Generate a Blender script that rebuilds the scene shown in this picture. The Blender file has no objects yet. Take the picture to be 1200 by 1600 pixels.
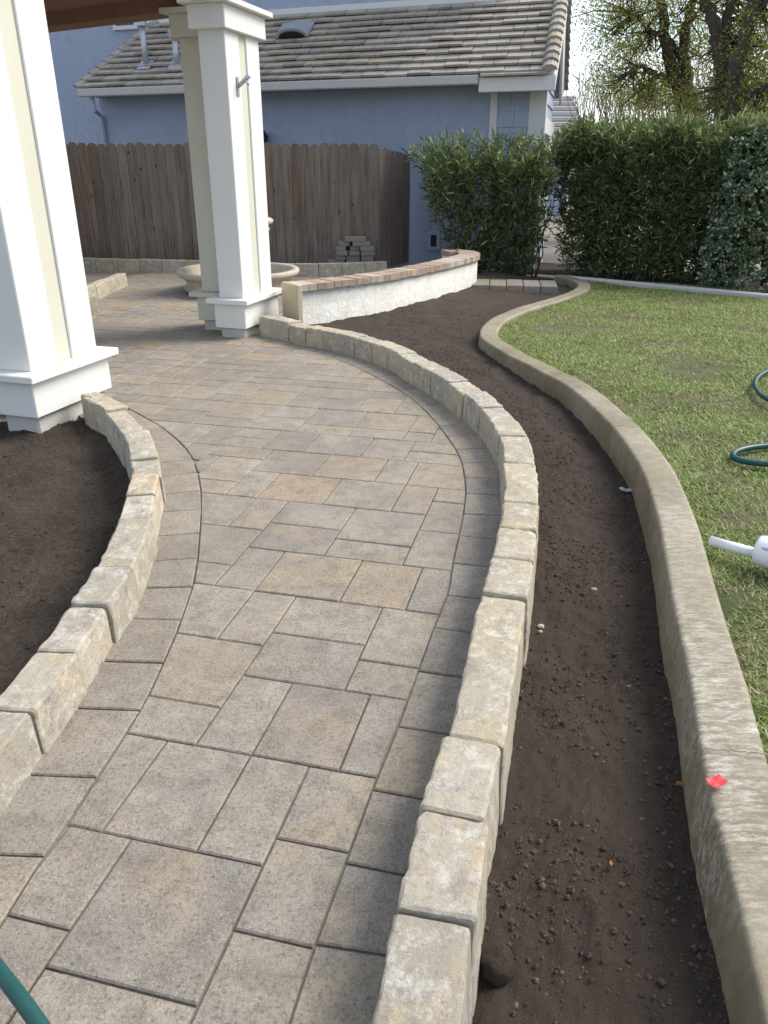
import bpy, math, random
import numpy as np
from mathutils import Vector, noise
random.seed(7); RNG = np.random.default_rng(11)
R = math.radians
sc = bpy.context.scene
C = sc.collection

# ------------------------------------------------------------------ camera
CAM_H, FPX, PITCH, ROLL, YAW = 1.5, 1200.0, 0.424949, 0.0028044, 0.236777
cam_d = bpy.data.cameras.new('camera'); cam = bpy.data.objects.new('camera', cam_d); C.objects.link(cam)
cam_d.sensor_fit = 'VERTICAL'; cam_d.sensor_height = 32.0; cam_d.lens = FPX / 1600 * 32
cam_d.clip_start = 0.05; cam_d.clip_end = 2000
cam.location = (0, 0, CAM_H)
cam.rotation_mode = 'XYZ'
from mathutils import Matrix
cam.rotation_euler = (Matrix.Rotation(math.pi/2 - PITCH, 3, 'X') @ Matrix.Rotation(ROLL, 3, 'Z')).to_euler('XYZ')
sc.camera = cam

# ------------------------------------------------------------------ sky, sun, exposure
SUN_AZ, SUN_EL = R(22), R(44)       # azimuth measured from +X towards +Y
sd = Vector((math.cos(SUN_EL)*math.cos(SUN_AZ), math.cos(SUN_EL)*math.sin(SUN_AZ), math.sin(SUN_EL)))
world = bpy.data.worlds.new('World'); sc.world = world; world.use_nodes = True
nt = world.node_tree; N = nt.nodes; L = nt.links; N.clear()
wo = N.new('ShaderNodeOutputWorld'); bg = N.new('ShaderNodeBackground'); bg.inputs[1].default_value = 0.15
sky = N.new('ShaderNodeTexSky'); sky.sky_type = 'NISHITA'; sky.sun_disc = False
sky.sun_elevation = SUN_EL; sky.sun_rotation = math.atan2(sd.x, sd.y); sky.air_density = 1.0; sky.dust_density = 1.5
tc = N.new('ShaderNodeTexCoord'); mp = N.new('ShaderNodeMapping'); mp.inputs['Scale'].default_value = (1.6, 1.6, 5.0)
nz = N.new('ShaderNodeTexNoise'); nz.inputs['Scale'].default_value = 2.2; nz.inputs['Detail'].default_value = 7; nz.inputs['Roughness'].default_value = .58
cr = N.new('ShaderNodeValToRGB'); cr.color_ramp.elements[0].position = .40; cr.color_ramp.elements[1].position = .62
mx = N.new('ShaderNodeMix'); mx.data_type = 'RGBA'; 
nz2_ = N.new('ShaderNodeTexNoise'); nz2_.inputs['Scale'].default_value = 4.5; nz2_.inputs['Detail'].default_value = 6; L.new(mp.outputs[0], nz2_.inputs['Vector'])
cc2 = N.new('ShaderNodeValToRGB'); cc2.color_ramp.elements[0].position = .35; cc2.color_ramp.elements[0].color = (.46, .50, .57, 1); cc2.color_ramp.elements[1].position = .62; cc2.color_ramp.elements[1].color = (.86, .88, .90, 1); L.new(nz2_.outputs[0], cc2.inputs[0])
sc2 = N.new('ShaderNodeMix'); sc2.data_type = 'RGBA'; sc2.blend_type = 'MULTIPLY'; sc2.inputs[0].default_value = 1; sc2.inputs[7].default_value = (5.8, 5.9, 6.1, 1); L.new(cc2.outputs[0], sc2.inputs[6]); L.new(sc2.outputs[2], mx.inputs[7])
L.new(tc.outputs['Generated'], mp.inputs[0]); L.new(mp.outputs[0], nz.inputs['Vector']); L.new(nz.outputs[0], cr.inputs[0])
L.new(cr.outputs[0], mx.inputs[0]); L.new(sky.outputs[0], mx.inputs[6]); L.new(mx.outputs[2], bg.inputs[0]); L.new(bg.outputs[0], wo.inputs[0])
sl = bpy.data.lights.new('sun', 'SUN'); sl.energy = 2.6; sl.angle = R(32); sl.color = (1, .95, .87)
so = bpy.data.objects.new('sun', sl); C.objects.link(so); so.rotation_euler = sd.to_track_quat('Z', 'Y').to_euler()
sc.view_settings.view_transform = 'Standard'; sc.view_settings.look = 'None'; sc.view_settings.gamma = 1
sc.view_settings.use_curve_mapping = False; sc.view_settings.exposure = 0.88

# ------------------------------------------------------------------ pixel helpers (1200 x 1600 photograph)
_cp, _sp = math.cos(PITCH), math.sin(PITCH); _c, _s = math.cos(ROLL), math.sin(ROLL)
FW = np.array([0, _cp, -_sp]); UP0 = np.array([0, _sp, _cp]); RT0 = np.array([1., 0, 0])
RT = _c*RT0 + _s*UP0; UP = -_s*RT0 + _c*UP0
EYE = np.array([0, 0, CAM_H])
def ray(x, y): return (x-600)/FPX*RT - (y-800)/FPX*UP + FW
def G(x, y, z=0.0):
    d = ray(x, y); return EYE + d*(z-CAM_H)/d[2]
def RP(x, y, pt, n):
    d = ray(x, y); return EYE + d*(((np.array(pt)-EYE) @ n)/(d @ n))
DH = np.array([math.cos(YAW), -math.sin(YAW), 0]); DV = np.array([math.sin(YAW), math.cos(YAW), 0]); DZ = np.array([0, 0, 1.])

# ------------------------------------------------------------------ object helpers
WL = {}
def link(o, parent, loc):
    C.objects.link(o); loc = np.array(loc, float); WL[o.name] = loc
    if parent is not None:
        o.parent = parent; loc = loc - WL[parent.name]
    o.location = loc
    return o
def tag(o, label=None, cat=None, group=None, kind=None):
    if label: o['label'] = label
    if cat: o['category'] = cat
    if group: o['group'] = group
    if kind: o['kind'] = kind
    return o
def empty(name, loc, label=None, cat=None, group=None, kind=None):
    o = bpy.data.objects.new(name, None); o.empty_display_size = .1
    return tag(link(o, None, loc), label, cat, group, kind)
def mesh(name, verts, faces, mat, parent=None, smooth=False, origin=None):
    v = np.asarray(verts, float)
    c = (v.min(0)+v.max(0))/2 if origin is None else np.array(origin, float)
    m = bpy.data.meshes.new(name); m.from_pydata((v-c).tolist(), [], [list(map(int, f)) for f in faces])
    if smooth: m.polygons.foreach_set('use_smooth', [True]*len(m.polygons))
    m.materials.append(mat); m.update()
    return link(bpy.data.objects.new(name, m), parent, c)
def npmesh(name, verts, k, mat, parent=None, cols=None, smooth=False):
    """verts: (n*k,3) with every k consecutive verts one face"""
    verts = np.asarray(verts, np.float32); n = len(verts); nf = n//k
    c = (verts.min(0)+verts.max(0))/2
    m = bpy.data.meshes.new(name); m.vertices.add(n); m.vertices.foreach_set('co', (verts-c).ravel())
    m.loops.add(n); m.loops.foreach_set('vertex_index', np.arange(n, dtype=np.int32))
    m.polygons.add(nf); m.polygons.foreach_set('loop_start', np.arange(0, n, k, dtype=np.int32)); m.polygons.foreach_set('loop_total', np.full(nf, k, np.int32))
    if cols is not None:
        a = m.color_attributes.new('col', 'FLOAT_COLOR', 'POINT')
        a.data.foreach_set('color', np.repeat(np.c_[cols, np.ones(len(cols))], k, axis=0).astype(np.float32).ravel())
    m.update(calc_edges=True); m.materials.append(mat)
    return link(bpy.data.objects.new(name, m), parent, c)
def gridmesh(name, P, mat, parent=None, smooth=True):
    a, b = P.shape[:2]; idx = np.arange(a*b).reshape(a, b)
    f = np.stack([idx[:-1, :-1], idx[1:, :-1], idx[1:, 1:], idx[:-1, 1:]], -1).reshape(-1, 4)
    return mesh(name, P.reshape(-1, 3), f, mat, parent, smooth, origin=(0, 0, 0) if parent is None else None)
BOXF = [(0,3,2,1),(4,5,6,7),(0,1,5,4),(1,2,6,5),(2,3,7,6),(3,0,4,7)]
def obox(o, ax, ay, az, x0, x1, y0, y1, z0, z1):
    o = np.array(o, float)
    return [o+ax*x+ay*y+az*z for z in (z0, z1) for x, y in ((x0,y0),(x1,y0),(x1,y1),(x0,y1))]
def join(parts):
    V, F, n = [], [], 0
    for v, f in parts:
        V += list(v); F += [tuple(i+n for i in q) for q in f]; n += len(v)
    return np.array(V), F
def bevelbox(o, ax, ay, az, x0, x1, y0, y1, z0, z1, b=.006):
    """box with chamfered edges (24 verts)"""
    o = np.array(o, float); V = []; ix = {}
    X, Y, Z = (x0, x1), (y0, y1), (z0, z1)
    for i in (0, 1):
        for j in (0, 1):
            for k in (0, 1):
                sx, sy, sz = (1-2*i), (1-2*j), (1-2*k)
                for a in range(3):
                    p = [X[i]+sx*b, Y[j]+sy*b, Z[k]+sz*b]
                    p[a] = (X[i], Y[j], Z[k])[a]
                    ix[(i, j, k, a)] = len(V); V.append(o+ax*p[0]+ay*p[1]+az*p[2])
    F = []
    for s in (0, 1):
        F.append([ix[(s,)+q+(0,)] for q in ((0,0),(1,0),(1,1),(0,1))])
        F.append([ix[(q[0], s, q[1], 1)] for q in ((0,0),(1,0),(1,1),(0,1))])
        F.append([ix[q+(s, 2)] for q in ((0,0),(1,0),(1,1),(0,1))])
    for p in (0, 1):
        for q in (0, 1):
            F.append([ix[(0,p,q,1)], ix[(1,p,q,1)], ix[(1,p,q,2)], ix[(0,p,q,2)]])
            F.append([ix[(p,0,q,0)], ix[(p,1,q,0)], ix[(p,1,q,2)], ix[(p,0,q,2)]])
            F.append([ix[(p,q,0,0)], ix[(p,q,1,0)], ix[(p,q,1,1)], ix[(p,q,0,1)]])
    for i in (0, 1):
        for j in (0, 1):
            for k in (0, 1): F.append([ix[(i,j,k,a)] for a in range(3)])
    return V, F
def fixn(o):
    import bmesh
    bm = bmesh.new(); bm.from_mesh(o.data); bmesh.ops.recalc_face_normals(bm, faces=bm.faces); bm.to_mesh(o.data); bm.free(); return o
X3, Y3, Z3 = np.eye(3)
def box(name, mat, parent, o, ax, ay, x0, x1, y0, y1, z0, z1, b=.005):
    return fixn(mesh(name, *bevelbox(o, ax, ay, DZ, x0, x1, y0, y1, z0, z1, b), mat, parent))
def tube(pts, rad, n=8, closed=False):
    pts = np.array(pts, float); m = len(pts); rad = np.broadcast_to(np.array(rad, float), (m,))
    V = []; F = []; u = None
    for i in range(m):
        t = pts[min(i+1, m-1)]-pts[max(i-1, 0)]; t = t/(np.linalg.norm(t)+1e-9)
        if u is None:
            u = np.cross(t, [0, 0, 1.]); u = np.cross(t, [1., 0, 0]) if np.linalg.norm(u) < .1 else u
        u = u - t*(u @ t); u /= np.linalg.norm(u); w = np.cross(t, u)
        for k in range(n):
            a = 2*math.pi*k/n; V.append(pts[i]+rad[i]*(u*math.cos(a)+w*math.sin(a)))
    for i in range(m-1):
        for k in range(n): F.append((i*n+k, i*n+(k+1) % n, (i+1)*n+(k+1) % n, (i+1)*n+k))
    F.append(tuple(range(n))[::-1]); F.append(tuple((m-1)*n+k for k in range(n)))
    return V, F
def lathe(c, prof, n=40):
    V, F = [], []
    for r, z in prof:
        for k in range(n):
            a = 2*math.pi*k/n; V.append((c[0]+r*math.cos(a), c[1]+r*math.sin(a), c[2]+z))
    for i in range(len(prof)-1):
        for k in range(n): F.append((i*n+k, i*n+(k+1) % n, (i+1)*n+(k+1) % n, (i+1)*n+k))
    F.append(tuple(range(n))[::-1]); F.append(tuple((len(prof)-1)*n+k for k in range(n)))
    return V, F
class Curve:
    """smoothed polyline in xy with arc length; n = right-hand normal"""
    def __init__(s, pts, smooth=6, step=.02):
        p = np.array(pts, float)[:, :2]; q = []
        pp = np.vstack([2*p[0]-p[1], p, 2*p[-1]-p[-2]])
        for i in range(1, len(pp)-2):
            a, b, c, d = pp[i-1:i+3]
            for t in np.linspace(0, 1, 40, endpoint=False):
                q.append(.5*((2*b)+(-a+c)*t+(2*a-5*b+4*c-d)*t*t+(-a+3*b-3*c+d)*t**3))
        q.append(pp[-2]); q = np.array(q)
        q = s._res(q, step)
        for _ in range(smooth):
            r = q.copy()
            for k in range(4): r[1:-1] = .25*r[:-2]+.5*r[1:-1]+.25*r[2:]
            q = r
        q = s._res(q, step); s.q = q
        s.s = np.r_[0, np.cumsum(np.linalg.norm(np.diff(q, axis=0), axis=1))]; s.len = s.s[-1]
        t = np.gradient(q, axis=0); t /= np.linalg.norm(t, axis=1)[:, None]; s.t = t; s.n = np.c_[t[:, 1], -t[:, 0]]
    def _res(s, q, step):
        L_ = np.r_[0, np.cumsum(np.linalg.norm(np.diff(q, axis=0), axis=1))]
        u = np.linspace(0, L_[-1], max(2, int(L_[-1]/step)))
        return np.c_[np.interp(u, L_, q[:, 0]), np.interp(u, L_, q[:, 1])]
    def at(s, u, d=0, z=0):
        x = np.interp(u, s.s, s.q[:, 0]+s.n[:, 0]*d); y = np.interp(u, s.s, s.q[:, 1]+s.n[:, 1]*d)
        return np.array([x, y, z]) if np.isscalar(u) else np.c_[x, y, np.full(len(x), z)]
    def near(s, p): return s.s[np.argmin(((s.q-np.array(p)[:2])**2).sum(1))]

# ------------------------------------------------------------------ materials
def mat(name, build, rough=.8):
    m = bpy.data.materials.new(name); m.use_nodes = True; t = m.node_tree; b = t.nodes['Principled BSDF']
    b.inputs['Roughness'].default_value = rough; b.inputs['Specular IOR Level'].default_value = .3
    build(NB(t, b)); return m
class NB:
    def __init__(s, t, b): s.t, s.b = t, b
    def n(s, k): return s.t.nodes.new('ShaderNode'+k)
    def l(s, a, b): s.t.links.new(a, b)
    def pos(s, scale=(1, 1, 1), obj=False):
        mp = s.n('Mapping'); mp.inputs['Scale'].default_value = scale
        if obj:
            tc = s.n('TexCoord'); s.l(tc.outputs['Object'], mp.inputs[0])
            oi = s.n('ObjectInfo'); ad = s.n('VectorMath'); ad.operation = 'MULTIPLY_ADD'
            cb = s.n('CombineXYZ')
            for i in range(3): s.l(oi.outputs['Random'], cb.inputs[i])
            s.l(cb.outputs[0], ad.inputs[0]); ad.inputs[1].default_value = (37, 91, 53); s.l(mp.outputs[0], ad.inputs[2]); return ad.outputs[0]
        g = s.n('NewGeometry'); s.l(g.outputs['Position'], mp.inputs[0]); return mp.outputs[0]
    def noise(s, vec, scale, detail=4, rough=.55, dist=0):
        x = s.n('TexNoise'); x.inputs['Scale'].default_value = scale; x.inputs['Detail'].default_value = detail
        x.inputs['Roughness'].default_value = rough; x.inputs['Distortion'].default_value = dist
        s.l(vec, x.inputs['Vector']); return x.outputs['Fac']
    def vor(s, vec, scale, out='Distance', feature='F1'):
        x = s.n('TexVoronoi'); x.feature = feature; x.inputs['Scale'].default_value = scale; s.l(vec, x.inputs['Vector']); return x.outputs[out]
    def ramp(s, f, stops):
        x = s.n('ValToRGB'); e = x.color_ramp.elements
        while len(e) < len(stops): e.new(.5)
        for q, (p, c) in zip(e, stops): q.position = p; q.color = (*c, 1) if len(c) == 3 else c
        s.l(f, x.inputs[0]); return x.outputs[0]
    def fac(s, f, a, b): return s.ramp(f, [(a, (0, 0, 0)), (b, (1, 1, 1))] if a < b else [(b, (1, 1, 1)), (a, (0, 0, 0))])
    def mix(s, f, a, b, mode='MIX'):
        x = s.n('Mix'); x.data_type = 'RGBA'; x.blend_type = mode
        for v, i in ((f, 0), (a, 6), (b, 7)):
            if isinstance(v, (int, float)): x.inputs[i].default_value = v
            elif isinstance(v, tuple): x.inputs[i].default_value = (*v, 1)
            else: s.l(v, x.inputs[i])
        return x.outputs[2]
    def math(s, op, a, b):
        x = s.n('Math'); x.operation = op
        for v, i in ((a, 0), (b, 1)):
            if isinstance(v, (int, float)): x.inputs[i].default_value = v
            else: s.l(v, x.inputs[i])
        return x.outputs[0]
    def rnd(s): return s.n('ObjectInfo').outputs['Random']
    def color(s, c): s.l(c, s.b.inputs['Base Color']) if not isinstance(c, tuple) else setattr(s.b.inputs['Base Color'], 'default_value', (*c, 1))
    def rough(s, f, a, b):
        x = s.n('MapRange'); x.inputs[3].default_value = a; x.inputs[4].default_value = b; s.l(f, x.inputs[0]); s.l(x.outputs[0], s.b.inputs['Roughness'])
    def bump(s, f, dist, strength=1.0, prev=None):
        x = s.n('Bump'); x.inputs['Distance'].default_value = dist; x.inputs['Strength'].default_value = strength; s.l(f, x.inputs['Height'])
        if prev is not None: s.l(prev, x.inputs['Normal'])
        s.l(x.outputs[0], s.b.inputs['Normal']); return x.outputs[0]

def b_paver(n):
    w = n.pos(); o = n.pos(obj=True)
    base = n.ramp(n.rnd(), [(0, (.25, .218, .18)), (.2, (.33, .287, .23)), (.4, (.28, .252, .212)), (.6, (.35, .30, .23)), (.75, (.235, .215, .19)), (.9, (.33, .275, .20)), (1, (.365, .275, .175))])
    c = n.mix(n.math('MULTIPLY', n.fac(n.noise(o, 3.0, 4, .6), .53, .72), .7), base, (.355, .27, .17))
    c = n.mix(n.math('MULTIPLY', n.fac(n.noise(o, 3.7, 4, .65, 1), .54, .72), .75), c, (.205, .195, .19))
    c = n.mix(n.math('MULTIPLY', n.fac(n.noise(w, 11, 9, .84), .45, .60), .62), c, (.15, .128, .10))
    c = n.mix(n.math('MULTIPLY', n.fac(n.noise(w, .9, 5, .65), .46, .70), .45), c, (.155, .138, .115))
    c = n.mix(n.math('MULTIPLY', n.fac(n.noise(w, 2.1, 8, .8), .50, .70), .45), c, (.46, .405, .33))
    c = n.mix(n.math('MULTIPLY', n.fac(n.noise(w, 210, 2, .6), .54, .70), .38), c, (.56, .52, .46))
    c = n.mix(n.math('MULTIPLY', n.fac(n.noise(w, 85, 6, .85), .49, .36), .8), c, (.075, .066, .056))
    n.color(c); b = n.bump(n.noise(w, 30, 5, .7), .005, .6); n.bump(n.noise(w, 130, 5, .8), .004, 1, b); n.rough(n.noise(w, 2.5, 5, .6), .5, .75)
M_paver = mat('paver_concrete', b_paver)
def b_joint(n): n.color(n.mix(n.noise(n.pos(), 60), (.11, .097, .08), (.26, .23, .19)))
M_joint = mat('joint_sand', b_joint, .95)
def b_stone(n):
    w = n.pos(); o = n.pos(obj=True)
    base = n.ramp(n.rnd(), [(0, (.40, .345, .25)), (.25, (.46, .415, .33)), (.5, (.36, .325, .26)), (.75, (.48, .41, .285)), (1, (.34, .315, .27))])
    c = n.mix(n.math('MULTIPLY', n.fac(n.noise(o, 5, 6, .72, .5), .53, .72), .7), base, (.52, .375, .19))
    c = n.mix(n.math('MULTIPLY', n.fac(n.noise(o, 7, 7, .75, .4), .53, .66), .85), c, (.25, .235, .215))
    c = n.mix(n.math('MULTIPLY', n.fac(n.noise(w, 14, 8, .8), .51, .63), .7), c, (.66, .625, .55))
    c = n.mix(n.math('MULTIPLY', n.fac(n.noise(w, 60, 6, .8), .52, .68), .6), c, (.19, .165, .13))
    n.color(c); b = n.bump(n.noise(w, 40, 7, .78), .010, .9); n.bump(n.noise(w, 170, 4, .75), .003, .8, b)
M_stone = mat('wall_stone', b_stone, .85)
def b_curb(n):
    w = n.pos()
    c = n.mix(n.fac(n.noise(w, 2.6, 6, .65), .3, .7), (.165, .132, .078), (.33, .29, .205))
    st = n.noise(n.pos((7, 26, 10)), 2.2, 9, .82, .2); big = n.fac(n.noise(w, 1.7, 4, .6), .38, .6)
    near = n.n('SeparateXYZ'); g = n.n('NewGeometry'); n.l(g.outputs['Position'], near.inputs[0])
    nr = n.ramp(n.math('MULTIPLY', near.outputs[1], .2), [(.25, (1, 1, 1)), (.7, (.35, .35, .35))])
    f = n.mix(1.0, n.mix(1.0, n.fac(st, .46, .66), nr, 'MULTIPLY'), big, 'MULTIPLY')
    c = n.mix(f, c, (.68, .655, .60))
    c = n.mix(n.math('MULTIPLY', n.fac(n.noise(n.pos((4, 8, 5)), 4, 8, .8), .5, .7), .55), c, (.16, .13, .085))
    c = n.mix(n.math('MULTIPLY', n.fac(n.noise(w, 55, 5, .75), .55, .7), .45), c, (.14, .12, .09))
    n.color(c); n.rough(n.noise(w, 4, 4), .28, .7); b = n.bump(n.noise(n.pos((2, 8, 4)), 14, 6, .75), .003, .6); n.bump(n.noise(w, 110, 5, .8), .004, .9, b)
M_curb = mat('curb_concrete', b_curb)
def b_conc(n):
    w = n.pos(); n.color(n.mix(n.noise(w, 6, 6, .7), (.36, .345, .32), (.55, .53, .49))); n.bump(n.noise(w, 60, 4), .004, .7)
M_conc = mat('plain_concrete', b_conc, .85)
def b_soil(n):
    w = n.pos()
    c = n.mix(n.noise(w, 2.2, 5, .6), (.046, .034, .026), (.105, .077, .058))
    c = n.mix(n.math('MULTIPLY', n.fac(n.noise(w, 90, 5, .75), .5, .75), .7), c, (.095, .075, .058))
    n.color(c); b = n.bump(n.noise(w, 28, 8, .78), .035, 1); n.bump(n.noise(w, 190, 4, .8), .008, 1, b); n.rough(n.noise(w, 3, 3), .7, 1)
M_soil = mat('garden_soil', b_soil, .95)
def b_soil2(n):
    w = n.pos()
    c = n.mix(n.fac(n.noise(w, 3.0, 6, .65), .3, .7), (.055, .041, .031), (.135, .103, .078))
    c = n.mix(n.math('MULTIPLY', n.fac(n.noise(w, 70, 6, .8), .48, .7), .7), c, (.17, .135, .105))
    c = n.mix(n.math('MULTIPLY', n.fac(n.noise(w, 50, 5, .8), .48, .36), .7), c, (.02, .015, .011))
    n.color(c); b = n.bump(n.noise(w, 22, 8, .8), .05, 1); n.bump(n.noise(w, 120, 5, .8), .014, 1, b)
M_soil2 = mat('dry_garden_soil', b_soil2, .95)
def b_clod(n): n.color(n.ramp(n.noise(n.pos(), 60, 3), [(.3, (.034, .025, .019)), (.55, (.075, .056, .042)), (.74, (.15, .112, .082))]))
M_clod = mat('soil_clod', b_clod, .95)
def b_pebble(n): n.color(n.mix(n.rnd(), (.45, .40, .33), (.28, .22, .16)))
M_pebble = mat('pebble_stone', b_pebble, .7)
def b_white(n):
    w = n.pos((14, 14, 60)); n.color(n.mix(n.noise(n.pos(), 2, 4), (.655, .65, .615), (.71, .705, .67)))
    n.bump(n.noise(w, 2.5, 5, .65), .002, .6)
M_white = mat('white_paint', b_white, .55)
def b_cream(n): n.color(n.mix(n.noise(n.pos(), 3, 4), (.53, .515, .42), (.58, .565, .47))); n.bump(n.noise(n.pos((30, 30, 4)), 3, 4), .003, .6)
M_cream = mat('cream_paint_and_warm_shade', b_cream, .6)  # real colour of the recessed panels; painted-in warm shade on the rear column
def b_brown(n): n.color(n.mix(n.noise(n.pos(), 5, 5), (.17, .095, .065), (.24, .145, .10))); n.bump(n.noise(n.pos(), 40, 5, .7), .008, .8)
M_brown = mat('brown_stucco', b_brown, .9)
def b_blue(n):
    w = n.pos(); c = n.mix(n.noise(w, 1.2, 6, .65), (.295, .345, .45), (.37, .42, .53))
    c = n.mix(n.math('MULTIPLY', n.fac(n.noise(n.pos((1, 1, .35)), 9, 6, .75), .52, .7), .3), c, (.21, .245, .325))
    n.color(c); b = n.bump(n.noise(w, 9, 7, .7, 1.2), .04, .8); n.bump(n.noise(w, 60, 3), .006, .7, b)
M_blue = mat('blue_stucco', b_blue, .9)
def b_bsid(n): n.color(n.mix(n.noise(n.pos((1, 1, .2)), 12, 5), (.29, .335, .43), (.36, .405, .50))); n.bump(n.noise(n.pos((10, 10, 1)), 8, 4), .004, .6)
M_bsid = mat('blue_siding', b_bsid, .75)
def b_tile(n):
    w = n.pos(); base = n.ramp(n.rnd(), [(0, (.30, .265, .225)), (.4, (.36, .325, .28)), (.8, (.39, .355, .305)), (1, (.41, .345, .255))])
    c = n.mix(n.math('MULTIPLY', n.fac(n.noise(w, 5, 6, .7), .5, .72), .6), base, (.15, .125, .095))
    c = n.mix(n.math('MULTIPLY', n.fac(n.noise(n.pos(obj=True), 8, 3), .6, .72), .25), c, (.36, .27, .15))
    n.color(c); n.bump(n.noise(n.pos((22, 4, 4)), 4, 5, .7), .012, .8)
M_tile = mat('roof_tile', b_tile, .9)
def b_wood(n):
    o = n.pos((34, 34, 1.6), obj=True); w = n.pos()
    base = n.ramp(n.rnd(), [(0, (.16, .12, .09)), (.3, (.205, .165, .135)), (.6, (.18, .152, .13)), (.85, (.215, .155, .11)), (1, (.25, .21, .178))])
    c = n.mix(n.math('MULTIPLY', n.fac(n.noise(o, 1.2, 6, .7), .48, .66), .75), base, (.06, .046, .036))
    c = n.mix(n.math('MULTIPLY', n.fac(n.noise(n.pos((6, 6, .9), obj=True), 1.0, 4, .6), .52, .7), .6), c, (.26, .232, .21))
    kn = n.fac(n.vor(n.pos((5.5, 5.5, 3.2), obj=True), 1.0), .085, .05)
    c = n.mix(n.math('MULTIPLY', kn, .9), c, (.02, .014, .01))
    n.color(c); n.bump(n.noise(o, 1.6, 5, .7), .006, .8)
M_wood = mat('weathered_wood', b_wood, .9)
def b_brick(n):
    w = n.pos(); base = n.ramp(n.rnd(), [(0, (.30, .21, .155)), (.35, (.36, .27, .20)), (.6, (.26, .205, .17)), (.8, (.40, .31, .235)), (1, (.46, .42, .38))])
    n.color(n.mix(n.math('MULTIPLY', n.fac(n.noise(w, 22, 5, .7), .52, .68), .6), base, (.50, .44, .37))); n.bump(n.noise(w, 60, 4), .005, .8)
M_brick = mat('cap_brick', b_brick, .9)
def b_gbrick(n): n.color(n.mix(n.noise(n.pos(), 18, 4), n.ramp(n.rnd(), [(0, (.13, .125, .12)), (.6, (.20, .185, .165)), (1, (.25, .19, .13))]), (.25, .235, .215)))
M_gbrick = mat('grey_paver_brick', b_gbrick, .9)
def b_wst(n):
    w = n.pos(); n.color(n.mix(n.fac(n.noise(w, 7, 6, .7), .42, .68), (.62, .605, .55), (.52, .50, .44)))
    b = n.bump(n.fac(n.noise(w, 13, 5, .65, 1.6), .40, .66), .007, .7); n.bump(n.noise(w, 80, 4), .004, .7, b)
M_wst = mat('white_stucco', b_wst, .9)
def b_mortar(n): n.color(n.mix(n.noise(n.pos(), 15, 5), (.42, .36, .25), (.54, .47, .34))); n.bump(n.noise(n.pos(), 50, 5), .01, .8)
M_mortar = mat('tan_mortar', b_mortar, .95)
def b_foun(n):
    w = n.pos(); c = n.mix(n.noise(w, 5, 6, .7), (.37, .31, .24), (.58, .53, .45))
    n.color(n.mix(n.math('MULTIPLY', n.fac(n.noise(n.pos((3, 3, .6)), 7, 5, .7), .54, .7), .6), c, (.22, .16, .10))); n.bump(n.noise(w, 40, 4), .006, .7)
M_foun = mat('cast_stone', b_foun, .85)
def flat(name, c, rough=.6, metal=0):
    def f(n): n.color(c); n.b.inputs['Metallic'].default_value = metal; n.bump(n.noise(n.pos(), 40, 3), .002, .3)
    return mat(name, f, rough)
M_gutter = flat('gutter_paint', (.44, .42, .395), .5)
M_trim = flat('house_trim_paint', (.58, .57, .55), .6)
M_metal = flat('galvanised_metal', (.42, .44, .47), .45, .6)
M_dark = flat('dark_opening', (.015, .015, .018), .5)
M_black = flat('black_metal', (.02, .02, .022), .4)
M_glass = flat('window_glass', (.05, .055, .065), .08)
M_door = flat('garage_door_paint', (.50, .53, .60), .6)
M_hose = mat('hose_rubber', lambda n: n.color(n.mix(n.noise(n.pos(), 30), (.008, .055, .05), (.02, .085, .078))), .35)
M_pvc = mat('white_pvc', lambda n: n.color(n.mix(n.noise(n.pos(), 12), (.78, .79, .80), (.70, .70, .70))), .35)
M_ink = flat('blue_print', (.10, .12, .35), .7)
M_red = flat('red_paper', (.72, .05, .055), .6)
M_crack = flat('crack_dark', (.05, .04, .03), .9)
def b_turf(n):
    w = n.pos(); c = n.mix(n.noise(w, 14, 6, .7), (.10, .115, .04), (.17, .15, .085))
    c = n.mix(n.fac(n.noise(w, 1.3, 5, .65), .5, .64), c, (.075, .10, .03)); c = n.mix(n.fac(n.noise(w, 3.1, 5, .6), .6, .72), c, (.24, .215, .18))
    n.color(c); n.bump(n.noise(w, 70, 6, .75), .02, 1)
M_turf = mat('lawn_ground', b_turf, .9)
def b_earth(n): n.color(n.mix(n.noise(n.pos(), .8, 6), (.16, .14, .11), (.26, .235, .20)))
M_earth = mat('bare_ground', b_earth, .95)
def leafmat(name, trans=.35, rough=.5):
    m = bpy.data.materials.new(name); m.use_nodes = True; t = m.node_tree; b = t.nodes['Principled BSDF']; o = t.nodes['Material Output']
    a = t.nodes.new('ShaderNodeVertexColor'); a.layer_name = 'col'; t.links.new(a.outputs[0], b.inputs['Base Color'])
    b.inputs['Roughness'].default_value = rough; b.inputs['Specular IOR Level'].default_value = .35
    tr = t.nodes.new('ShaderNodeBsdfTranslucent'); t.links.new(a.outputs[0], tr.inputs[0]); ms = t.nodes.new('ShaderNodeMixShader'); ms.inputs[0].default_value = trans
    t.links.new(b.outputs[0], ms.inputs[1]); t.links.new(tr.outputs[0], ms.inputs[2]); t.links.new(ms.outputs[0], o.inputs[0]); return m
M_leaf = leafmat('leaf', .35); M_grass = leafmat('grass_blade', .3, .6); M_tleaf = leafmat('tree_leaf', .5, .5)
def b_bark(n): n.color(n.mix(n.noise(n.pos((6, 6, 1.5)), 4, 6, .7), (.035, .028, .022), (.10, .08, .06))); n.bump(n.noise(n.pos((8, 8, 2)), 5, 5), .02, .8)
M_bark = mat('tree_bark', b_bark, .95)
M_twig = mat('bare_twig', lambda n: n.color(n.mix(n.noise(n.pos(), 3), (.16, .125, .10), (.25, .20, .165))), .9)

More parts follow.
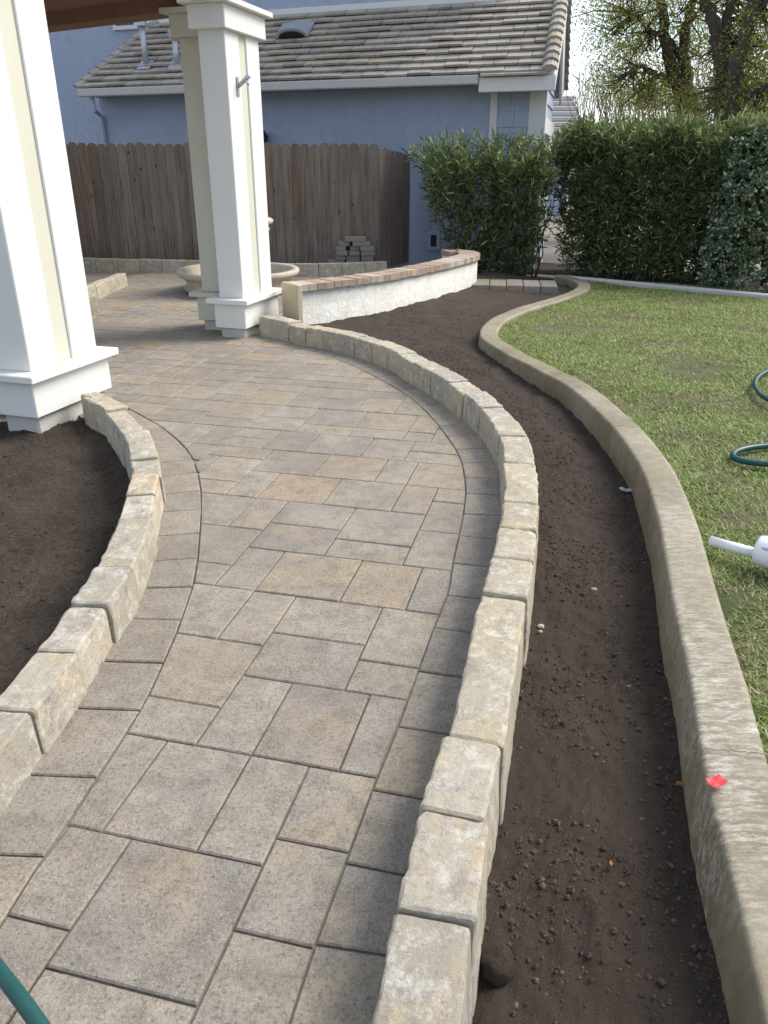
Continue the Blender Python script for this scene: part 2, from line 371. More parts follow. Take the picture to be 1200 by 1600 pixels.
# ================================================================== SETTING
def px(lst, z=0): return [G(x, y, z) for x, y in lst]
gm = mesh('ground', [(-300, -60, -.22), (300, -60, -.22), (300, 600, -.22), (-300, 600, -.22)], [(0, 1, 2, 3)], M_earth); tag(gm, kind='structure')

WALL_Z = .165
RW = Curve(px([(405,524),(440,531),(471,540),(517,548),(562,560),(601,574),(643,600),(677,622),(712,647),(754,689),(775,722),(781,760),(783,810),(779,847),(771,889),(760,935),(745,997),(728,1063),(708,1147),(683,1247),(643,1373),(595,1592),(545,1850)]))
# right-hand normal while travelling towards the camera points to -x: soil side is d < 0
LW = Curve([*px([(123,617),(150,611),(180,625),(203,640),(230,670),(242,692),(250,720),(255,745)], .15)] + px([(257,800),(247,857),(218,943),(180,1008),(137,1082),(65,1187),(0,1280),(-90,1415)]))
LB = Curve(px([(205,640),(217,647),(253,667),(293,703),(310,743),(315,787),(312,833),(305,900),(283,970),(235,1080),(202,1138),(148,1218),(107,1285),(62,1345),(10,1430),(-90,1590)]), smooth=4)
RB = Curve(px([(385,523),(438,538),(470,545),(507,553),(537,565),(560,575),(608,600),(640,620),(670,647),(695,677),(718,713),(727,750),(727,780),(723,807),(713,853),(705,890),(700,927),(677,980),(652,1050),(623,1130),(587,1217),(543,1337),(500,1450),(430,1660),(380,1850)]), smooth=4)
CT = Curve(px([(866,431),(888,437),(902,444),(897,453),(872,463),(820,478),(776,494),(754,511),(750,524),(757,534),(792,556),(832,575),(880,601),(924,636),(960,672),(992,716),(1012,760),(1028,812),(1040,880),(1057,970),(1076,1052),(1087,1124),(1102,1217),(1117,1285),(1133,1341),(1179,1523),(1240,1800)], .075), smooth=2)
CURB_W, CURB_Z = .165, .085

# ---- soil of the right bed: ruled strip from the stone wall to the curb
def nz2(x, y, f, o=0): return noise.noise(Vector((x*f+o, y*f-o, o*.37)))
def smooth01(x): x = min(1, max(0, x)); return x*x*(3-2*x)
def soil_z(x, y, wside):
    t = smooth01((y-3.2)/4.2)
    za = -.115*(1-t)+.085*t; zb = -.105*(1-t)-.01*t
    return za*(1-wside)+zb*wside
bpts = [G(471,500,.06), G(552,504.6,.05), G(599,498,.03), G(677,481,.02), G(720,465,0), G(740,455,0)]
inner = [RW.at(RW.len*u, -.07) for u in np.linspace(1, 0.0, 150)] + [np.array([*q[:2], 0]) for q in (G(440,505,.1)+[-.1,0,0], G(471,496,.06), G(600,484,.05), G(690,468,.03), G(742,441,0), G(755,433,0))]
IC = Curve(inner, smooth=1, step=.03); OCr = [CT.at(u, -.06) for u in np.linspace(CT.len, 0, 200)]; OC = Curve(OCr, smooth=0, step=.03)
NA, NBm = 420, 70
# pair the two edges by distance from the camera
def pairs():
    A, B = [], []
    ca, cb = IC.s, OC.s
    for i in range(NA):
        u = i/(NA-1); A.append(IC.at(u*IC.len)); B.append(OC.at(u*OC.len))
    return np.array(A), np.array(B)
A_, B_ = pairs()
PS = np.zeros((NA, NBm, 3))
for i in range(NA):
    for j in range(NBm):
        w = j/(NBm-1); q = A_[i]*(1-w)+B_[i]*w
        z = soil_z(q[0], q[1], w) + .022*nz2(q[0], q[1], 2.3, 3) + .014*nz2(q[0], q[1], 7, 1) + .010*nz2(q[0], q[1], 19, 5) + .006*nz2(q[0], q[1], 45, 8)
        PS[i, j] = (q[0], q[1], z)
soilR = tag(gridmesh('soil_bed', PS, M_soil), kind='structure')
# ---- soil of the left bed
PL = np.zeros((320, 200, 3))
for i in range(320):
    u = i/319*LW.len
    for j in range(200):
        w = (j/199)**1.4; a = LW.at(u, .06); b = np.array([-5.2, a[1]-.2, 0]); q = a*(1-w)+b*w
        d = np.hypot(q[0]+2.1, q[1]-4.65)
        z = -.07+.05*smooth01((q[1]-2)/2.5)+.02*nz2(q[0], q[1], 2.1, 9)+.014*nz2(q[0], q[1], 6, 2)+.010*nz2(q[0], q[1], 15, 4)+.007*nz2(q[0], q[1], 37, 4) - .04*math.exp(-((q[0]+1.35)**2+(q[1]-4.0)**2)/.1)
        PL[i, j] = (q[0], q[1], z)
soilL = tag(gridmesh('soil_bed', PL, M_soil2), kind='structure')

def pebbles(name, n, pick, r0, r1, m, parent):
    base = np.array([(0,0,1),(1,0,0),(0,1,0),(-1,0,0),(0,-1,0),(0,0,-1)], float); tri = [(0,1,2),(0,2,3),(0,3,4),(0,4,1),(5,2,1),(5,3,2),(5,4,3),(5,1,4)]
    out = []
    for _ in range(n):
        c = pick(); r = r0*(r1/r0)**(random.random()**3.2)
        v = base*r*(1+.35*RNG.standard_normal((6, 3))*.6)*np.array([1.1, 1.1, .75]); a = random.random()*6.28
        v = v @ np.array([[math.cos(a), math.sin(a), 0], [-math.sin(a), math.cos(a), 0], [0, 0, 1]]); v = v+c+[0, 0, r*.25]
        for t in tri: out += [v[k] for k in t]
    return npmesh(name, out, 3, m, parent)
def pickR():
    while True:
        q = pickR0()
        if random.random() < .55+1.1*max(-.35, nz2(q[0], q[1], 3.3, 12)+.4*nz2(q[0], q[1], 9, 2)): return q
def pickR0():
    i = int(NA*random.random()**1.25*.75); j = random.randrange(NBm); return PS[i, j]+[random.uniform(-.02, .02), random.uniform(-.02, .02), 0]
def pickL(): return PL[random.randrange(320), int(200*random.random()*.85)]+[random.uniform(-.02, .02), random.uniform(-.02, .02), 0]
tag(pebbles('clods', 30000, pickR, .0014, .0088, M_clod, soilR), kind='stuff')
tag(pebbles('clods', 15000, pickL, .002, .009, M_clod, soilL), kind='stuff')

# ---- paved path and patio -------------------------------------------------
U = .0850; O0 = G(206, 1309)
def lat(a, b): return O0 + DH*a*U + DV*b*U
TR = [(0,-4,4,4),(-2,-3,2,3),(4,-2,3,3),(4,1,3,3),(2,0,2,4),(-1,0,3,4),(-3,0,2,4),(-3,4,3,2),(0,4,2,4),(2,4,3,4),(5,4,2,4),(-4,6,4,4),(-5,10,3,4),(-2,10,2,4),(0,8,4,3),(0,11,4,3),(4,10,3,4),(4,8,3,2),
      (-2,14,4,4),(2,14,3,4),(5,14,2,4),(-4,14,2,4),(-6,14,2,2),(-8,16,4,4),(-4,18,4,3),(-4,21,4,3),(-6,20,2,4),(-10,20,4,4),(-11,24,3,2),(-8,24,2,4),(-6,24,4,4),(-2,24,4,4),(0,20,4,4),(0,18,4,2),(4,18,3,4),(4,22,3,4),(2,24,2,4),(4,26,3,2),(2,28,4,4),(0,28,2,4),
      (0,-8,4,4),(4,-5,3,3),(-4,-3,2,3),(-3,-6,3,3),(4,-8,3,3)]
occ = set(); tiles = []
def put(x, y, w, h):
    tiles.append((x, y, w, h)); occ.update((x+i, y+j) for i in range(w) for j in range(h))
for t in TR: put(*t)
def fits(x, y, w, h): return all((x+i, y+j) not in occ for i in range(w) for j in range(h))
for y in range(-10, 32):
    for x in range(-32, 14):
        if (x, y) in occ: continue
        opts = [(4,4),(4,3),(3,4),(4,2),(2,4),(3,3),(2,3),(3,2),(2,2)]; random.shuffle(opts)
        done = False
        for rule in (True, False):
            for w, h in sorted(opts, key=lambda q: random.random()-.12*q[0]*q[1]):
                if y+h > 32 or not fits(x, y, w, h): continue
                run = 0
                while (x+w+run, y) not in occ and run < 3: run += 1
                if rule and run == 1: continue
                put(x, y, w, h); done = True; break
            if done: break
        if not done:
            w = 1
            while (x+w, y) not in occ and w < 3 and x+w < 14: w += 1
            h = 1
            while h < 3 and y+h < 32 and fits(x, y+h, w, 1): h += 1
            put(x, y, w, h)
y = 32
while y < 145:
    H_ = random.choice([4, 4, 6, 6, 4]); x = -64+random.randrange(3)
    while x < 34:
        if H_ == 4: w, hs = random.choice([(4,[4]),(3,[4]),(2,[4]),(4,[2,2]),(3,[2,2]),(4,[4]),(3,[4])])
        else: w, hs = random.choice([(4,[3,3]),(4,[3,3]),(2,[4,2]),(2,[2,4]),(3,[4,2]),(3,[2,4]),(4,[4,2]),(4,[2,4])])
        yy = y
        for h in hs: tiles.append((x, yy, w, h)); yy += h
        x += w
    y += H_
# field polygon
FLa, FCa = np.array([-5.3, 12.5, 0]), np.array([-.05, 12.3, 0])
rb = [RB.at(u) for u in np.arange(0, RB.len, .05)]
lb = [LB.at(u) for u in np.arange(0, LB.len, .05)]
FIELD = np.array(lb[::-1] + [G(170,625), np.array([-2.3, 5.5, 0]), np.array([-5.6, 6.3, 0]), np.array([-5.6, 12.42, 0]), FCa-[0, .1, 0], np.array([.3, 11.0, 0]), np.array([-.55, 8.75, 0]), np.array([-.95, 8.1, 0]), G(440,512)] + rb)[:, :2]
def clip(poly, rect):
    """Sutherland-Hodgman: poly clipped by 4 half planes in lattice coords"""
    x0, y0, x1, y1 = rect
    for ax, lim, sg in ((0, x0, 1), (0, x1, -1), (1, y0, 1), (1, y1, -1)):
        out = []
        for i in range(len(poly)):
            a, b = poly[i-1], poly[i]; da, db = sg*(a[ax]-lim), sg*(b[ax]-lim)
            if da >= 0: out.append(a)
            if (da >= 0) != (db >= 0): out.append(a+(b-a)*(da/(da-db)))
        poly = out
        if len(poly) < 3: return []
    q = [poly[0]]
    for v in poly[1:]:
        if np.linalg.norm(v-q[-1]) > .02: q.append(v)
    if np.linalg.norm(q[0]-q[-1]) < .02: q.pop()
    return q
def area(q): q = np.array(q); x, y = q[:, 0], q[:, 1]; return .5*np.sum(x*np.roll(y, -1)-y*np.roll(x, -1))
def simplify(q, tol=.03):
    ch = True
    while ch and len(q) > 4:
        ch = False
        for i in range(len(q)):
            a, b, c = q[i-1], q[i], q[(i+1) % len(q)]; d = c-a; n = np.linalg.norm(d)
            if n > 1e-6 and abs(d[0]*(b-a)[1]-d[1]*(b-a)[0])/n < tol: q.pop(i); ch = True; break
    return q
def slab(poly, zt, parent, name='paver', m=None, th=.035, bev=.0038, gap=.0026):
    """polygon (world xy) -> chamfered slab"""
    q = np.array(poly)
    if area(q) < 0: q = q[::-1]
    n = len(q); e = np.roll(q, -1, 0)-q; e /= np.linalg.norm(e, axis=1)[:, None]+1e-9; nr = np.c_[-e[:, 1], e[:, 0]]
    b = nr+np.roll(nr, 1, 0); b /= np.maximum((b*b).sum(1)/2, .25)[:, None]
    o = q+b*gap; i_ = q+b*(gap+bev)
    tl = (random.uniform(-.006, .006), random.uniform(-.006, .006)); cc = q.mean(0)
    V = [(x, y, zt+(x-cc[0])*tl[0]+(y-cc[1])*tl[1]) for x, y in i_] + [(x, y, zt-.004+(x-cc[0])*tl[0]+(y-cc[1])*tl[1]) for x, y in o] + [(x, y, zt-th) for x, y in o]
    F = [tuple(range(n))]+[(k, n+k, n+(k+1) % n, (k+1) % n) for k in range(n)]+[(n+k, 2*n+k, 2*n+(k+1) % n, n+(k+1) % n) for k in range(n)]
    return (V, F) if name is None else mesh(name, V, F, m or M_paver, parent)
def sheet(name, poly, z, m, kind='structure'):
    return tag(mesh(name, [(x, y, z) for x, y in poly], [tuple(range(len(poly)))], m, origin=(0, 0, 0)), kind=kind)
lb2 = [LW.at(u, -.01)[:2] for u in np.arange(0, LW.len, .05)]; rb2 = [RW.at(u, -.03)[:2] for u in np.arange(0, RW.len, .05)]
path = sheet('path', np.array(lb2[::-1]+[np.array([-2.4, 5.5]), np.array([-2.4, 6.4]), np.array([-1.35, 7.4])]+rb2), -.009, M_joint)
patio = sheet('patio', np.array([(-2.42, 5.45), (-5.7, 6.2), (-5.7, 12.45), (-.1, 12.28), (.3, 11.0), (-.55, 8.75), (-.95, 8.1), (-1.2, 7.43), (-1.35, 7.35), (-2.38, 6.35)]), -.0095, M_joint)
fl = [np.array([(v-O0[:2]) @ DH[:2]/U, (v-O0[:2]) @ DV[:2]/U]) for v in FIELD]
pieces = []
for (x, y, w, h) in tiles:
    q = clip(fl, (x, y, x+w, y+h))
    if len(q) < 3 or abs(area(q)) < .25: continue
    q = simplify(list(q))
    if len(q) < 3: continue
    wq = [(O0+DH*a*U+DV*b*U)[:2] for a, b in q]; c = np.mean(wq, 0)
    pieces.append((c, wq))
def in_path(c): return c[1] < 6.2 or (c[0] > -2.2 and c[1]+ .9*(c[0]+1.3) < 7.2)
np_, nq = 0, []
for c, q in sorted(pieces, key=lambda k: k[0] @ k[0]):
    z = random.uniform(-.0015, .0015)
    if in_path(c) and np_ < 240: slab(q, z, path); np_ += 1
    else: nq.append((q, z))
for q, z in nq[:296]: slab(q, z, patio)
if nq[296:]: tag(mesh('far_pavers', *join([slab(q, z, None, name=None) for q, z in nq[296:]]), M_paver, patio), kind='stuff')
# soldier course along both edges
def border(inner, outer, joints_y, sgn, far_u=0):
    us = sorted({0.0, inner.len, *[inner.s[np.argmin(np.abs(inner_px_y(inner)-yy))] for yy in joints_y]})
    full = [us[0]]
    for u in us[1:]:
        k = max(1, round((u-full[-1])/.21)); a = full[-1]; full += [a+(u-a)*(i+1)/k for i in range(k)]
    for a, b in zip(full[:-1], full[1:]):
        if b-a < .05: continue
        t = np.linspace(a, b, 5); I = [inner.at(u)[:2] for u in t]
        O = []
        for u, p in zip(t, I):
            s = outer.near(p); O.append(outer.at(s, -.03*sgn)[:2])
        if np.linalg.norm(np.array(O[2])-I[2]) < .04 or np.linalg.norm(np.array(O[0])-O[-1]) < .03: continue
        if np.linalg.norm(np.array(O[2])-I[2]) > .5: continue
        slab(simplify([np.array(p) for p in I+O[::-1]], .002), random.uniform(-.0015, .0015), path, gap=.0032)
def inner_px_y(c):
    d = np.c_[c.q, np.zeros(len(c.q))]-EYE; return 800-FPX*(d @ UP)/(d @ FW)
border(LB, LW, [699, 717, 738, 767, 797, 832, 872, 915, 968, 1033, 1112, 1215, 1340], -1)
border(RB, RW, [647, 665, 683, 702, 722, 745, 771, 803, 838, 878, 928, 983, 1050, 1132, 1230, 1350], 1)

# ---- lawn
def lawn_edge(u): return CT.at(u, -CURB_W*.7)
LN = []
us = np.linspace(0, CT.len, 160)
for u in us:
    a = CT.at(u, -(CURB_W-.02)) if True else 0
    LN.append(a)
LN = np.array(LN)
PLn = np.zeros((160, 40, 3))
for i in range(160):
    for j in range(40):
        w = j/39; a = LN[i]; b = np.array([9.5, a[1]*.82-1.1 + .0, 0]); q = a*(1-w)+b*w
        PLn[i, j] = (q[0], q[1], .035+.02*nz2(q[0], q[1], 1.7, 6)+.008*nz2(q[0], q[1], 9, 6))
lawn = tag(gridmesh('lawn', PLn, M_turf), kind='structure')

# ================================================================== STONE EDGINGS
def stone(curve, s0, s1, d0, d1, z0, z1, parent, seed, rough=.010, name='stone'):
    g = .0035; s0 += g; s1 -= g
    k = max(5, int((s1-s0)/.035)+2)
    us = np.r_[s0, s0+.007, np.linspace(s0+.03, s1-.03, k-2) if s1-s0 > .09 else [(s0+s1)/2], s1-.007, s1]
    w = d1-d0; hgt = z1-z0; r = .009
    nd, nh = 6, 6; bt = .014
    ring = [(d0, z0)] + [(d0+bt*(i/nh), z0+(hgt-r)*(i/nh)) for i in range(1, nh+1)] + [(d0+bt+r*.4, z1-r*.3)] + [(d0+bt+r+(w-2*bt-2*r)*i/nd, z1) for i in range(nd+1)] + [(d1-bt-r*.4, z1-r*.3)] + [(d1-bt*(1-i/nh), z0+(hgt-r)*(1-i/nh)) for i in range(nh)] + [(d1, z0)]
    cx, cz = (d0+d1)/2, (z0+z1)/2; V, F = [], []; tz = random.uniform(-.006, .007); td = random.uniform(-.006, .006); tl_ = random.uniform(-.012, .012)
    n = len(ring); sm = (s0+s1)/2; so_ = seed*13.7
    for iu, u in enumerate(us):
        f = .955 if iu in (0, len(us)-1) else 1.0
        for (d, z) in ring:
            dd = cx+(d-cx)*f; zz = z1-(1-f)*.12-(z1-z) if z > cz else z
            p = curve.at(u, dd, zz); q = Vector((p[0]*7+so_, p[1]*7+so_*.3, p[2]*7)); q2 = Vector((p[0]*38+so_, p[1]*38, p[2]*38))
            lo = noise.noise(q)*rough*.45; hi = noise.noise(q2)*rough*.40
            if abs(d-cx) > w*.36 and z > z1-.03: hi = hi*1.6-abs(noise.noise(q2*1.7))*rough*.5      # chipped arris
            sd__ = math.copysign(1, d-cx) if abs(d-cx) > w*.36 else 0
            V.append(curve.at(u, dd+sd__*(lo+hi)+td, zz+(lo*.6+hi*.7+tz+tl_*(u-sm) if z > cz else 0)))
    m = len(us)
    for i in range(m-1):
        for j in range(n-1): F.append((i*n+j, i*n+j+1, (i+1)*n+j+1, (i+1)*n+j))
    F.append(tuple(range(n))[::-1]); F.append(tuple((m-1)*n+j for j in range(n)))
    return fixn(mesh(name, V, F, M_stone, parent, smooth=False))
def stone_wall(name, curve, joints, d0, d1, z0, z1, label, group=None, avg=.33, rough=.010):
    t = empty(name, curve.at(curve.len/2, (d0+d1)/2, z0), label, 'stone edging', group)
    js = sorted(joints); full = [js[0]]
    for u in js[1:]:
        k = max(1, round((u-full[-1])/avg)) if u-full[-1] > avg*1.5 else 1; a = full[-1]
        full += [a+(u-a)*(i+1)/k for i in range(k)]
    for i, (a, b) in enumerate(zip(full[:-1], full[1:])):
        if b-a > .04: stone(curve, a, b, d0+random.uniform(-.006, .006), d1, z0, z1+random.uniform(-.006, .008), t, i+len(name)+random.random()*50, rough)
    return t
jr = [RW.near(G(x, y, WALL_Z)) for x, y in [(416,494),(471,503),(494,508),(517,513),(562,526),(603,544),(625,553),(643,567),(688,600),(718,617),(745,639),(765,655),(779,681),(790,722),(792,787),(779,872),(752,991),(712,1155),(640,1419)]]
stone_wall('stone_edging', RW, [0.0]+jr+[RW.len], -.172, 0.008, -.2, WALL_Z, 'long curved edging of tan split stones between paved path and soil strip')
jl = [LW.near(G(x, y, .15)) for x, y in [(140,614),(168,628),(188,640),(225,674),(240,716),(246,742),(233,811),(209,888),(115,1014),(37,1107)]]
stone_wall('stone_edging', LW, [0.0]+jl+[LW.len], -.004, .155, -.2, .155, 'short curved edging of tan split stones holding soil beside the near white column')
FW_ = Curve([np.array([-4.75, 12.22, 0]), np.array([-3.9, 12.12, 0]), np.array([-3.0, 12.0, 0]), np.array([-2.2, 11.85, 0]), np.array([-1.35, 11.62, 0]), np.array([-.7, 11.72, 0]), np.array([.04, 11.97, 0])], smooth=3)
stone_wall('stone_edging', FW_, [0, FW_.len], -.13, 0, -.05, .18, 'low stone edging running along the foot of the wooden fence', avg=.36, rough=.006)
mesh('soil', [(*FW_.at(u, -.1)[:2], .12) for u in np.linspace(0, FW_.len, 12)]+[(.1, 12.28, .12), (-4.9, 12.44, .12)], [tuple(range(14))], M_soil, origin=(0, 0, 0)); tag(bpy.data.objects['soil'], kind='structure')
PLW = Curve([G(90,455,.16), G(133,446,.16), G(155,437,.16), G(181,427,.16)], smooth=1)
stone_wall('stone_edging', PLW, [0, PLW.near(G(133,446,.16)), PLW.near(G(152,438,.16)), PLW.len], 0, .15, -.03, .17, 'little tan stone planter edging on the patio beyond the near column', avg=.3, rough=.006)
PLX = Curve([G(60,470,.16), G(144,462,.16)], smooth=0)
stone_wall('stone_edging', PLX, [0, PLX.len*.45, PLX.len], 0, .15, -.03, .17, 'tan stone block row just peeking out behind the near white column', avg=.4, rough=.006)

# ================================================================== CONCRETE CURB
def sweep(curve, us, ring, m, name, parent=None, jit=0):
    V, F = [], []; n = len(ring)
    for u in us:
        for d, z in ring:
            V.append(curve.at(u, d, z + (jit*nz2(u, d, 2.1, 4) if z > 0 else 0)))
    for i in range(len(us)-1):
        for j in range(n-1): F.append((i*n+j, i*n+j+1, (i+1)*n+j+1, (i+1)*n+j))
    F.append(tuple(range(n))[::-1]); F.append(tuple((len(us)-1)*n+j for j in range(n)))
    return fixn(mesh(name, V, F, m, parent, smooth=True))
cr_ring = [(.012, -.3), (.012, -.06), (.007, .0), (.004, CURB_Z-.04), (.002, CURB_Z-.022), (.001, CURB_Z-.013), (-.002, CURB_Z-.006), (-.007, CURB_Z-.002), (-.014, CURB_Z), (-.022, CURB_Z+.0005), (-.05, CURB_Z+.001), (-CURB_W/2, CURB_Z+.002), (-CURB_W+.03, CURB_Z), (-CURB_W+.02, CURB_Z), (-CURB_W+.008, CURB_Z-.003), (-CURB_W+.001, CURB_Z-.01), (-CURB_W, CURB_Z-.02), (-CURB_W, -.2)]
CT.n = -CT.n if False else CT.n
curbE = empty('concrete_curb', CT.at(CT.len*.6, -.08, 0), 'olive brown serpentine concrete curb between the soil strip and lawn', 'curb')
sweep(CT, np.r_[np.arange(0, CT.len, .035), CT.len], cr_ring, M_curb, 'curb_body', curbE, .008)
# hairline crack across the curb top
u0 = CT.near(G(1094,1172,.085)); ck = []
for i in range(22):
    f = i/21; ck.append((u0+.012*noise.noise(Vector((i*.7, 3, 1)))-.02*f, -.004-(CURB_W-.01)*f))
mesh('crack', [CT.at(u+s*.0014, d, CURB_Z+.0115) for u, d in ck for s in (-1, 1)], [(2*i, 2*i+1, 2*i+3, 2*i+2) for i in range(21)], M_crack, curbE)
# straight mow strip behind the lawn and short walk strip at the end of the soil bed
a, b = G(872,431,.08), G(1230,464,.08); dd = (b-a); ln = np.linalg.norm(dd); ex = dd/ln; ey = np.array([-ex[1], ex[0], 0])
for nm, s0, s1, lab in (('concrete_strip', -.05, ln, 'pale straight concrete edging strip at the foot of the hedge'),):
    tag(box(nm, M_conc, None, a, ex, ey, s0, s1, -.02, .12, -.25, .004, .01), lab, 'edging')
a2, b2 = G(738,446,.10), G(872,449,.10); d2 = b2-a2; l2 = np.linalg.norm(d2); ex2 = d2/l2; ey2 = np.array([-ex2[1], ex2[0], 0])
ws = empty('walk_strip', a2+d2/2-[0, 0, .05], 'short pale grey paver strip closing the far end of the soil strip', 'edging')
for i in range(5): box('paver', M_paver, ws, a2, ex2, ey2, l2*i/5+.004, l2*(i+1)/5-.004, 0, .55, -.2, .012+random.uniform(-.003, .003), .008)

# ================================================================== PORCH COLUMNS
ZS = .36; CA = R(17); CH = np.array([math.cos(CA), -math.sin(CA), 0]); CV = np.array([math.sin(CA), math.cos(CA), 0])
def column(name, corner, label, paint, groove=True, wid=.245, dep=.64, zb=0.0, zshift=0.0, top=2.55):
    """corner = shaft corner nearest the camera (xy); grows along -DH and +DV"""
    o = np.array([corner[0], corner[1], 0.]); t = empty(name, o+CH*(-wid/2)+CV*(dep/2)+[0, 0, zb], label, 'column', 'porch columns')
    z = zshift
    bx = lambda n, m, a0, a1, b0, b1, z0, z1, b=.006: box(n, m, t, o, CH, CV, a0, a1, b0, b1, z0, z1, b)
    if groove:
        pw = (dep-.14)/2
        bx('post', paint, -wid, 0, 0, pw, ZS+z, top+z); bx('post', paint, -wid, 0, dep-pw, dep, ZS+z, top+z)
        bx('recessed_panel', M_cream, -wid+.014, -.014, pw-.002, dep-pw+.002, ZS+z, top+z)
    else: bx('post', paint, -wid, 0, 0, dep, ZS+z, top+z)
    bx('plinth', paint, -wid-.035, .035, -.055, dep+.055, .09+z, .318+z)
    bx('plinth_cap', paint, -wid-.09, .09, -.11, dep+.11, .316+z, ZS+.002+z)
    bx('capital', paint, -wid-.045, .045, -.065, dep+.065, top-.01+z, top+.165+z)
    bx('capital_cap', paint, -wid-.10, .10, -.12, dep+.12, top+.163+z, top+.205+z)
    bx('footing', M_conc, -wid+.0, -.0, -.02, dep+.02, zb-.2, .092+z, .012)
    return t
rc = G(380, 467, ZS); TOP = RP(348.6, 45.5, rc, np.array([0, 1., 0]))[2]+.012; rc[2] = 0; roff = G(314, 456.5, ZS)-G(341, 465.7, ZS)
colR = column('porch_column', rc, 'white grooved porch column with a flag bracket, standing at the stone edging end', M_white, top=TOP)
column('porch_column', rc+roff, 'square porch column with warm shade painted in as cream, tucked behind the white column with the bracket', M_cream, groove=False, dep=.25, zshift=.006, top=TOP-.02)  # shade and warm bounce light on this column are put into its cream colour
lc = G(48.6, 582, ZS); lc[2] = 0
column('porch_column', lc, 'large white grooved porch column rising out of the soil bed', M_white, zb=-.05, top=TOP)
# flag bracket on the right column
bp = RP(371, 135, rc, CH)+CH*.004; fb = empty('flag_bracket', bp, 'small silver flagpole bracket screwed to the white column', 'bracket')
box('plate', M_metal, fb, bp, CV, CH, -.022, .022, 0, .006, -.075, .075, .003)
mesh('socket', *tube([bp+CH*.005, bp+CH*.06+DZ*.05+CV*.02, bp+CH*.10+DZ*.085+CV*.03], [.016, .019, .021], 10), M_metal, fb, True)
mesh('thumb_screw', *tube([bp+CH*.07+DZ*.045-CV*0, bp+CH*.10+DZ*.01+CV*.01], [.006, .012], 8), M_metal, fb, True)
# beam and soffit carried by the columns
pb = empty('porch_roof', rc-DH*1.5+DZ*2.6, 'dark brown stucco porch beam and soffit over the columns', 'porch roof')
zt = TOP+.207
rr_ = rc+roff; BD = np.array([math.cos(R(31)), -math.sin(R(31)), 0]); BN = np.array([math.sin(R(31)), math.cos(R(31)), 0])
box('side_beam', M_brown, pb, rc, DH, DV, -.24, .0, -6.0, .52, zt, zt+.40)
box('beam', M_brown, pb, rr_, BD, BN, -7.0, -.02, .02, .26, zt-.012, zt+.42)
box('soffit', M_brown, pb, rr_, BD, BN, -7.0, -.05, -5.0, .018, zt+.10, zt+.16)

# ================================================================== FENCE
fen = empty('wooden_fence', (-2.6, 12.36, 0), 'weathered brown dog-ear board fence behind the patio', 'fence')
def board(o, ax, w, zt, parent, th=.018, m=None):
    ay = np.array([-ax[1], ax[0], 0]); r = w*.30
    prof = [(0, .02), (w, .02), (w, zt-r), (w-r*.35, zt-r*.35), (w-r, zt), (r, zt), (r*.35, zt-r*.35), (0, zt-r)]
    n = len(prof); V = [o+ax*a+DZ*z for a, z in prof]+[o+ax*a+DZ*z+ay*th for a, z in prof]
    F = [tuple(range(n)), tuple(range(n, 2*n))[::-1]]+[(k, n+k, n+(k+1) % n, (k+1) % n)[::-1] for k in range(n)]
    return mesh('board', V, F, m or M_wood, parent)
fl0, fl1 = np.array([-5.35, 12.46, 0]), np.array([RP(592, 300, (0, 12.27, 0), np.array([0, 1., 0]))[0], 12.27, 0])
ax = (fl1-fl0)/np.linalg.norm(fl1-fl0); Lf = np.linalg.norm(fl1-fl0); nb = int(Lf/.142)
for i in range(nb):
    o = fl0+ax*(i*Lf/nb)+np.array([0, random.uniform(-.006, .006), 0])
    board(o, ax, Lf/nb-.004, 1.775+random.uniform(-.012, .012), fen)
for z in (.35, 1.5): box('rail', M_wood, fen, fl0+[0, .022, 0], ax, np.array([-ax[1], ax[0], 0]), .05, Lf-.05, 0, .04, z, z+.09)
fl2 = RP(640, 300, (0, 13.35, 0), np.array([0, 1., 0])); fl2[2] = 0
ax2 = (fl2-fl1)/np.linalg.norm(fl2-fl1); L2 = np.linalg.norm(fl2-fl1); fe2 = empty('wooden_fence', fl1+ax2*L2/2, 'short weathered fence return running back to the blue wall', 'fence')
fen['group'] = 'wooden fences'; fe2['group'] = 'wooden fences'
for i in range(8): board(fl1+ax2*(i*L2/8+.012), ax2, L2/8-.006, 1.73-.012*i+random.uniform(-.01, .01), fe2)
lf0 = fl0+ax*.28; fe3 = empty('wooden_fence', lf0+[-.2, -.9, 0], 'dark fence wing coming forward at the left end of the long fence', 'fence', 'wooden fences')
ax3 = np.array([.10, 1, 0])/math.hypot(.1, 1)
for i in range(8): board(G(104,423)*np.array([1,0,0])+np.array([-.06, 10.95+i*.165, 0]), ax3, .16, 1.775+random.uniform(-.01, .01), fe3)

# ================================================================== NEIGHBOUR HOUSE
HA, HB = R(20.5), R(14.3)
HE = np.array([math.cos(HA), -math.sin(HA), 0]); HT = np.array([math.sin(HB), math.cos(HB), 0])
HN = np.cross(HE, DZ); HN /= np.linalg.norm(HN); SN = np.cross(HT, DZ); _Mi = np.linalg.inv(np.c_[HE[:2], HT[:2]])
HC = RP(838, 300, (0, 12.75, 0), np.array([0, 1., 0])); HC[2] = 0
def HP(s, t, z=0): return HC+HE*s+HT*t+DZ*z
def st(q): return _Mi @ (q-HC)[:2]
def onH(x, y, t):
    q = RP(x, y, HP(0, t), HN); return st(q)[0], q[2]
def onS(x, y):
    q = RP(x, y, HC, SN); return st(q)[1], q[2]
house = empty('blue_house', HP(-4, 2), 'blue stucco house with tiled roof behind the wooden fence', 'house')
hb = lambda n, m, s0, s1, t0, t1, z0, z1, b=.006, par=None: box(n, m, par or house, HC, HE, HT, s0, s1, t0, t1, z0, z1, b)
sL = onH(160, 200, 0)[0]; s765 = onH(765, 180, 0)[0]; s777 = onH(777, 180, 0)[0]; s826 = onH(826, 180, 0)[0]
